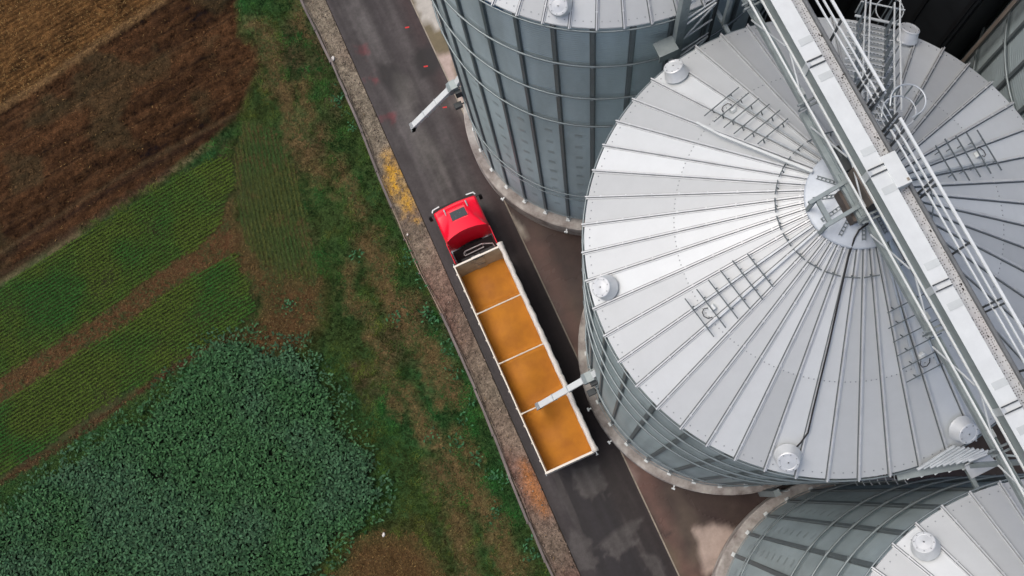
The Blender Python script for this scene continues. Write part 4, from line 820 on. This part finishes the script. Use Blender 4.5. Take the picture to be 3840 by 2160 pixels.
# ================================================================== DARK TOWER and two posts behind
bd = empty('dark_building', (12.5, 13, 0)); tag(bd, 'tall black clad building standing behind the central silo at the top right', 'building')
m = MB(); m.box(-3.4, 6, -7.7, 12, 0, 34); m.build('body', M['cladding'], bd)
m = MB()
for k in range(13):
    y = -7.6 + 1.5 * k; m.box(-3.46, -3.401, y, y + .16, 0, 34)
for k in range(6):
    x = -3.3 + 1.5 * k; m.box(x, x + .16, -7.76, -7.701, 0, 34)
m.build('cladding_ribs', mat('cladding_rib', (.004, .005, .007), .6), bd)
m = MB(); m.box(-3.55, 6.15, -7.85, 12.15, 34.001, 34.3); m.build('roof', M['cladding'], bd)
for i, (dx, wv) in enumerate(((0, .13), (.50, .11))):
    o = empty('support_post', (9.75 + dx * .6, -5 - .45 + dx * -.9 + 0.0, 0)); o.location = (9.6 + dx, -5.2 - 0 * dx, 0); o.location.y = 4.55 - dx * .95
    m = MB(); m.box(-wv / 2, wv / 2, -wv / 2, wv / 2, 0, 27); m.build('post', M['brownpost'], o); m = MB(); m.box(-wv, wv, -wv, wv, 0.012, .05); m.build('base_plate', M['dark'], o)
    tag(o, ('thicker brown weathered post nearest the black building', 'thinner pale brown post nearest the right-hand silo')[i], 'post', 'tall posts between the black building and the silo')

# ================================================================== TRUCK
tk = empty('truck', (-9.65, 11.3, 0)); tag(tk, 'bright red truck with a dark roof hatch parked at the head of the grain trailer', 'truck')
TX, TY = -9.65, 11.3
YF, YR = 1.50, -.62
def cabz(u, v):   # u -1..1 across, v 0 front .. 1 rear
    x = u * 1.24; wr = .43 + (1.14 - .43) * max(0, (v - .22) / .78) ** 1.5; hgt = .20 + .42 * max(0, (v - .16) / .84) ** .9
    if v < .22: hgt *= max(0, (v - .12) / .10) if v > .12 else 0
    ax = abs(x); edge = 1.24; rim = .07 * v
    if ax < wr: top = hgt * (1 - .10 * (ax / wr) ** 2)
    else: f = (ax - wr) / max(edge - wr, .02); top = hgt * .90 * (1 - f) ** 1.15 + rim * f
    z = 2.96 + top; z -= .13 * max(0, (ax - 1.12) / .12) ** 2; z -= .22 * max(0, (.07 - v) / .07) ** 2
    return z
nu, nv = 48, 36; V = []; F = []
for j in range(nv + 1):
    v = j / nv
    for i in range(nu + 1):
        u = -1 + 2 * i / nu; yf = YF - .10 * u * u; yr = YR + .26 * (1 - abs(u) ** 2.2) ; y = yf + (yr - yf) * v; x = u * 1.24 * (1 - .02 * (1 - v)); V.append((x, y, cabz(u, v)))
for j in range(nv):
    for i in range(nu): a = j * (nu + 1) + i; F.append((a, a + 1, a + nu + 2, a + nu + 1))
ring = [i for i in range(nu + 1)] + [j * (nu + 1) + nu for j in range(1, nu * 0 + nv + 1)] + [nv * (nu + 1) + i for i in range(nu - 1, -1, -1)] + [j * (nu + 1) for j in range(nv - 1, 0, -1)]
b0 = len(V); lv = [(2.2, 1.0), (1.1, 1.0)]
prev = ring
for (z, s_) in lv:
    cur = []
    for r_ in ring:
        x, y, _ = V[r_]
        if y > YF - .2: y2 = y + (.10 if z < 2.5 else 0)
        elif y < YR + .3: y2 = max(y, YR + .18)
        else: y2 = y
        cur.append(len(V)); V.append((x * s_, y2, z))
    for i in range(len(ring)): F.append((prev[i], prev[(i + 1) % len(ring)], cur[(i + 1) % len(ring)], cur[i]))
    prev = cur
m = MB(); m.add(V, F); m.add([V[i] for i in prev], [tuple(range(len(prev)))]); cab = m.build('cab', M['red'], tk)
bm = bmesh.new(); bm.from_mesh(cab.data); bmesh.ops.remove_doubles(bm, verts=bm.verts, dist=1e-4); bm.to_mesh(cab.data); bm.free()
cab.data.polygons.foreach_set('use_smooth', [True] * len(cab.data.polygons))
try: cab.data.set_sharp_from_angle(angle=R(28))
except Exception: pass
def hz(x, y): return cabz(x / 1.24, (YF - y) / (YF - YR))
m = MB(); m.prism([(-.44, .38, hz(-.3, .38) + .03), (.44, .38, hz(.3, .38) + .03), (.42, .90, hz(.3, .90) + .03), (-.42, .90, hz(-.3, .90) + .03)], (0, 0, .03)); m.build('roof_hatch', M['glass'], cab)
m = MB(); m.bar((-.47, .95, hz(-.3, .95) + .03), (.47, .95, hz(-.3, .95) + .03), .11, .05)
for x in (-.45, .45): m.bar((x, .95, hz(-.3, .95) + .02), (x * 1.02, .40, hz(-.3, .4) + .02), .07, .045)
m.build('hatch_frame', M['red'], cab)
m = MB(); m.bar((-.43, .33, hz(0, .33) + .02), (.43, .33, hz(0, .33) + .02), .05, .03); m.build('rear_rib', M['red'], cab)
for x in (-.42, 0, .44):
    m = MB(); m.lathe([(.03, 0), (.035, .05), (.01, .09)], 10, Matrix.Translation((x, 1.06, hz(x * .8, 1.06) - .01))); m.build('marker_lamp', mat('amber_lamp', (.5, .08, .02), .3), cab)
for x in (-.62, .62):
    m = MB(); m.tube([(x, 1.25, hz(x, 1.25) + .05), (x, .85, hz(x, .85) + .09)], [.05, .025], 10); m.build('air_horn', M['galv'], cab)
m = MB(); m.tube([(1.0, .9, hz(1.0, .9)), (1.0, .8, hz(1, .9) + .5)], .008, 5); m.build('aerial', M['black'], cab)
for x in (-.16, .3):
    m = MB(); m.bar((x, .28, hz(x, .28) + .004), (x * 1.5 + .03, -.25, hz(x * 1.5, -.25) + .004), .012, .012); m.build('roof_seam_strip', mat('seal_dark_red', (.12, .0, .01), .6), cab)
m = MB(); m.bar((-1.15, 1.47, 2.82), (1.15, 1.47, 2.82), .16, .07); vz = m.build('sun_visor', M['black'], cab)
for s_ in (-1, 1):
    m = MB(); m.bar((s_ * .78, 1.585, 2.86), (s_ * 1.17, 1.545, 2.86), .06, .06); m.bar((s_ * 1.17, 1.56, 2.86), (s_ * 1.25, 1.42, 2.84), .06, .06); m.build('visor_end', M['white'], cab)
    m = MB(); m.bar((s_ * 1.2, 1.3, 2.7), (s_ * 1.52, 1.38, 2.62), .035); m.box(s_ * 1.47 - .09, s_ * 1.47 + .09, 1.30, 1.37, 1.9, 2.58, bev=.02); m.build('mirror', M['black'], cab)
    m = MB(); m.prism([(s_ * 1.235, YR + .1, 1.0), (s_ * 1.235, YR - .98, 1.0), (s_ * 1.25, YR - .98, 2.75), (s_ * 1.25, YR + .02, 2.98), (s_ * 1.25, YR + .1, 2.98)], (-s_ * .03, 0, 0)); m.build('side_deflector', M['red'], cab)
    m = MB(); m.box(s_ * .95 - .2, s_ * .95 + .2, YF + .06, YF + .12, .75, .98, bev=.02); m.build('headlight', mat('lamp_glass', (.7, .72, .74), .15), tk)
    m = MB(); m.prism([(s_ * 1.245, 1.32, 2.1), (s_ * 1.245, .6, 2.0), (s_ * 1.245, .6, 2.72), (s_ * 1.245, 1.2, 2.72)], (s_ * .008, 0, 0)); m.build('side_window', M['glass'], cab)
    for yw in (.75, -2.2):
        w_ = empty('wheel', (s_ * 1.02, yw, .5)); w_.parent = tk; T = Matrix.Rotation(R(90), 4, 'Y')
        a = MB(); a.lathe([(.28, -.14), (.46, -.15), (.5, -.1), (.5, .1), (.46, .15), (.28, .14)], 32, T); a.build('tyre', M['tyre'], w_, smooth=True)
        b = MB(); b.lathe([(.03, -.06), (.2, -.08), (.29, -.12), (.29, .12), (.2, .08), (.03, .1)], 24, T); b.build('rim', M['galv'], w_)
m = MB(); m.prism([(-1.1, YF + .005, 1.75), (1.1, YF + .005, 1.75), (1.1, YF - .08, 2.66), (-1.1, YF - .08, 2.66)], (0, .03, 0)); m.build('windscreen', M['glass'], tk)
m = MB(); m.box(-1.2, 1.2, YF - .1, YF + .16, .45, 1.1, bev=.05); m.build('bumper', M['dark'], tk)
m = MB(); m.box(-.8, .8, YF + .0, YF + .14, 1.14, 1.6, bev=.03); m.build('grille', M['black'], tk)
m = MB()
for x in (-.42, .42): m.box(x - .05, x + .05, -3.3, 1.2, .7, .98)
m.box(-1.15, 1.15, -1.5, YR + .1, .85, 1.15); m.box(-.7, .7, -2.6, -1.7, 1.0, 1.18)
for q in range(6): m.box(-1.1, 1.1, -1.42 + .09 * q, -1.38 + .09 * q, 1.151, 1.18)
m.build('chassis', M['black'], tk)
m = MB(); m.box(-.35, .15, -1.45, -1.33, 1.5, 1.56); m.bar((-.9, -1.3, 1.45), (1.1, -1.3, 1.45), .2, .05, 1); m.build('catwalk_step', [M['galv'], M['dark']], tk)
m = MB(); z = 1.95; m.tube([(-.60, -1.06, z), (-.52, -1.0, z + .05), (.50, -1.0, z + .05), (.56, -1.02, z), (1.02, -1.2, z), (1.08, -1.4, z - .2)], .03, 8); m.tube([(-.60, -1.18, z - .12), (.52, -1.16, z - .1)], .03, 8); m.tube([(-.60, -1.06, z), (-.62, -1.16, z - .1)], .03, 8)
for x in (-.52, .5): m.tube([(x, -1.0, z), (x, -1.0, 1.1)], .025, 6)
m.build('guard_rail', M['galv'], tk)
for s_ in (-1, 1):
    m = MB(); m.lathe([(.3, -.45), (.33, -.42), (.33, .42), (.3, .45)], 24, Matrix.Translation((s_ * .95, -.55, .75)) @ Matrix.Rotation(R(90), 4, 'X')); m.build('fuel_tank', M['galv'], tk, smooth=False)
for s_ in (-.2, .1): 
    m = MB(); m.tube([(s_, -.75, 1.3), (s_ + .1, -1.3, 1.5), (s_ + .05, -1.75, 1.3)], .02, 6); m.build('air_hose', M['black'], tk)

# ================================================================== TRAILER
tr = empty('grain_trailer', (-9.68, 3.6, 0)); tag(tr, 'long open cream trailer full of maize behind the red truck', 'trailer')
def tb(m, name, mt, par=tr, **k): m.v = [(v[0] + 9.68, v[1] - 3.6, v[2]) for v in m.v]; return m.build(name, mt, par, **k)
x0, x1, yb, yf, zt, zf = -11.0, -8.34, -2.14, 9.38, 3.4, 1.15
# side walls lean in towards the floor
for nm, xo, xi in (('side_wall', x0, x0 + .14), ('side_wall', x1, x1 - .14)):
    s_ = 1 if xo == x0 else -1
    m = MB(); m.add([(xo + s_ * .07, yb + .06, zf), (xo, yb + .06, zt - .06), (xo + s_ * .05, yb + .06, zt - .06), (xi, yb + .06, zf)] + [(xo + s_ * .07, yf - .06, zf), (xo, yf - .06, zt - .06), (xo + s_ * .05, yf - .06, zt - .06), (xi, yf - .06, zf)], [(0, 1, 2, 3), (7, 6, 5, 4), (0, 4, 5, 1), (1, 5, 6, 2), (2, 6, 7, 3), (3, 7, 4, 0)]); wl = tb(m, nm, M['trailer'])
    m = MB(); m.bar((xo + s_ * .03, yb, zt), (xo + s_ * .03, yf, zt), .06, .07); tb(m, 'top_rail', mat('cream_rail', (.74, .71, .62), .5), wl)
    m = MB(); 
    for q in np.arange(yb + .6, yf - .3, .95): m.box(xo - s_ * .045 - .001, xo - s_ * .012, q, q + .09, zf, zt - .08)
    tb(m, 'stakes', M['trailer'], wl)
# bulged front wall with three scoops, tailgate
prof = [(0, zf, .42), (0, 1.9, .34), (0, 2.5, .24), (0, 3.0, .14), (0, zt - .04, .05)]; V = []; F = []; n = 28
for (q, z, dd) in prof:
    for i in range(n + 1):
        f = i / n; bulge = .05 * (1 if .40 < f < .62 else 0) + .02 * math.sin(f * math.pi); V.append((x0 + .06 + (x1 - x0 - .12) * f, yf - dd - bulge, z))
for j in range(len(prof) - 1):
    for i in range(n): a = j * (n + 1) + i; F.append((a, a + 1, a + n + 2, a + n + 1))
m = MB(); m.add(V, F); fw = tb(m, 'front_liner', M['liner'], fix=False)
m = MB(); m.box(x0, x1, yf - .045, yf, zf, zt - .04); tb(m, 'front_wall', M['trailer'])
m = MB(); m.bar((x0 - .02, yf, zt), (x1 + .02, yf, zt), .09, .08); tb(m, 'front_rail', mat('cream_rail2', (.76, .73, .65), .5))
for q in range(3):
    m = MB(); a = Vector((-9.78 + .13 * q - .12, yf - .20 - .11 * q * .3, 3.12 - .16 * q)); m = MB()
    m.tube([(a.x - .2, yf - .115 - .08 * q, 3.2 - .22 * q), (a.x, yf - .135 - .08 * q, 3.18 - .22 * q), (a.x + .25, yf - .15 - .08 * q, 3.10 - .22 * q)], [.02, .035, .02], 6); tb(m, 'scoop', mat('scoop_brown', (.16, .11, .07), .7), fw)
m = MB(); m.box(x0 + .01, x1 - .01, yb - .06, yb, zf - .1, zt - .045, bev=.012); tg = tb(m, 'tailgate', M['trailer'])
m = MB(); m.bar((x0 - .02, yb - .02, zt), (x1 + .02, yb - .02, zt), .11, .085); tb(m, 'tailgate_rail', mat('cream_rail3', (.74, .71, .63), .5), tg)
for q, wq in ((-10.0, .14), (-9.55, .1), (-9.35, .1), (-8.95, .22), (-10.6, .08)):
    m = MB(); m.box(q, q + wq, yb - .085, yb - .061, 3.05, 3.2); tb(m, 'hinge_plate', M['dark'], tg)
m = MB(); m.box(x0 + .2, x1 - .2, yb + .05, yf - .1, zf - .12, zf); m.box(-10.15, -10.0, yb, yf - .2, .75, zf - .12); m.box(-9.35, -9.2, yb, yf - .2, .75, zf - .12); tb(m, 'frame', M['dark'])
for yy in (6.6, 3.78, 1.0):
    m = MB(); m.tube([(x0 + .05, yy, zt - .05), (-9.9, yy, zt - .04), (x1 - .02, yy, zt - .05)], .036, 8); m.tube([(x0 + .05, yy, zt - .05), (x0 + .2, yy, zt - .04)], [.06, .045], 8)
    for q in (-10.45, -9.7, -9.0): m.tube([(q, yy, zt - .045), (q + .1, yy, zt - .045)], .045, 8)
    tb(m, 'cross_bar', mat('bar_paint', (.66, .62, .52), .55))
# rolled tarpaulin lying on the right-hand rim
V = []; n = 90; pts = []; rad = []
for i in range(n + 1):
    f = i / n; y = yb - .06 + (yf - yb + .22) * f; pts.append((x1 + .035 + .012 * math.sin(i * .9) + .006 * math.sin(i * 2.3), y, zt + .07 + .01 * math.sin(i * 1.7)))
    rad.append(.135 + .012 * math.sin(i * .55 + 1) + .008 * math.sin(i * 1.9) + (.035 if f > .975 else 0) + (.02 if f < .02 else 0))
m = MB(); m.tube(pts, rad, 14); tp = tb(m, 'rolled_tarpaulin', M['tarp'], smooth=True)
m = MB(); m.tube([(x1 + .04, yb - .06, zt + .06), (x1 + .05, yb - .24, zt + .02)], .03, 8); m.tube([(x1 + .05 + .07 * math.cos(t), yb - .24, zt - .05 + .07 * math.sin(t)) for t in np.linspace(0, 6.28, 12)[:-1]], .014, 5, closed=True); tb(m, 'crank', M['galv'], tp)
m = MB(); m.bar((x0 - .01, yb - .03, zt), (x0 - .01, yb - .14, zt - .1), .05); m.bar((x0 + .02, yf, zt), (x0 + .03, yf + .14, zt + .05), .04); tb(m, 'corner_hook', M['white'])
for s_, xx in ((-1, x0 + .3), (1, x1 - .3)):
    for yy in (-.6, .75, 2.1):
        w_ = empty('wheel', (xx + 9.68, yy - 3.6, .5)); w_.parent = tr; T = Matrix.Rotation(R(90), 4, 'Y')
        a = MB(); a.lathe([(.28, -.17), (.46, -.19), (.5, -.14), (.5, .14), (.46, .19), (.28, .17)], 28, T); a.build('tyre', M['tyre'], w_, smooth=True)
        b = MB(); b.lathe([(.03, -.08), (.29, -.14), (.29, .14), (.03, .08)], 20, T); b.build('rim', M['galv'], w_)
    m = MB(); m.bar((xx, 6.6, .1), (xx, 6.6, 1.05), .1); m.box(xx - .12, xx + .12, 6.48, 6.72, .0, .05); tb(m, 'landing_leg', M['dark'])
# grain load
nx, ny = 40, 190; xs = np.linspace(x0 + .085, x1 - .085, nx); ys = np.linspace(yb + .02, yf - .22, ny); GX, GY = np.meshgrid(xs, ys)
def crest(y, c0, c1, hgt):   # steep scarp from crest c0 down to c1 (towards the front)
    t = np.clip((y - c0) / (c1 - c0), 0, 1); return hgt * np.where(y < c0, np.exp(-(c0 - y) / 1.0), np.where(y < c1, 1 - t, 0))
GZ = 2.32 + .05 * (fbm(GX, GY, .8, 2) - .5) - .14 * ((GX + 9.67) / 1.2) ** 2
curve = .18 * ((GX + 9.67) / 1.2) ** 2 + .1 * (fbm(GX, GY, 1.2, 4) - .5)
GZ += crest(GY, 3.72, 4.12 , .34) * np.clip(1.1 - curve, 0, 1) + crest(GY - .25 * ((GX + 9.3) / 1.2), 1.0, 1.50, .38) * np.clip(1.0 + .15 * (GX + 9.67), 0, 1) + crest(GY, 6.95, 7.15, .12)
GZ += .42 * np.exp(-((GX + 9.9) / 1.3) ** 2 - ((GY - 5.3) / 1.0) ** 2) + .40 * np.exp(-((GX + 10.0) / 1.0) ** 2 - ((GY - 2.7) / .9) ** 2) + .34 * np.exp(-((GX + 9.9) / .5) ** 2 - ((GY - .6) / .6) ** 2) + .2 * np.exp(-((GX + 9.6) / .9) ** 2 - ((GY + .9) / .7) ** 2) + .2 * np.exp(-((GX + 9.7) / .8) ** 2 - ((GY - 8.0) / .7) ** 2)
GZ -= .18 * sm(GY - 8.6, 1.2)
V = np.stack([GX.ravel(), GY.ravel(), GZ.ravel()], -1); i = np.arange(nx * ny).reshape(ny, nx); F = np.stack([i[:-1, :-1], i[:-1, 1:], i[1:, 1:], i[1:, :-1]], -1).reshape(-1, 4)
tag(npmesh('maize_load', V, F, M['grain'], smooth=True), 'heaped orange-yellow maize filling the open trailer', 'maize', kind='stuff')
# grain falling residue lines on the floor of the heap are part of its surface
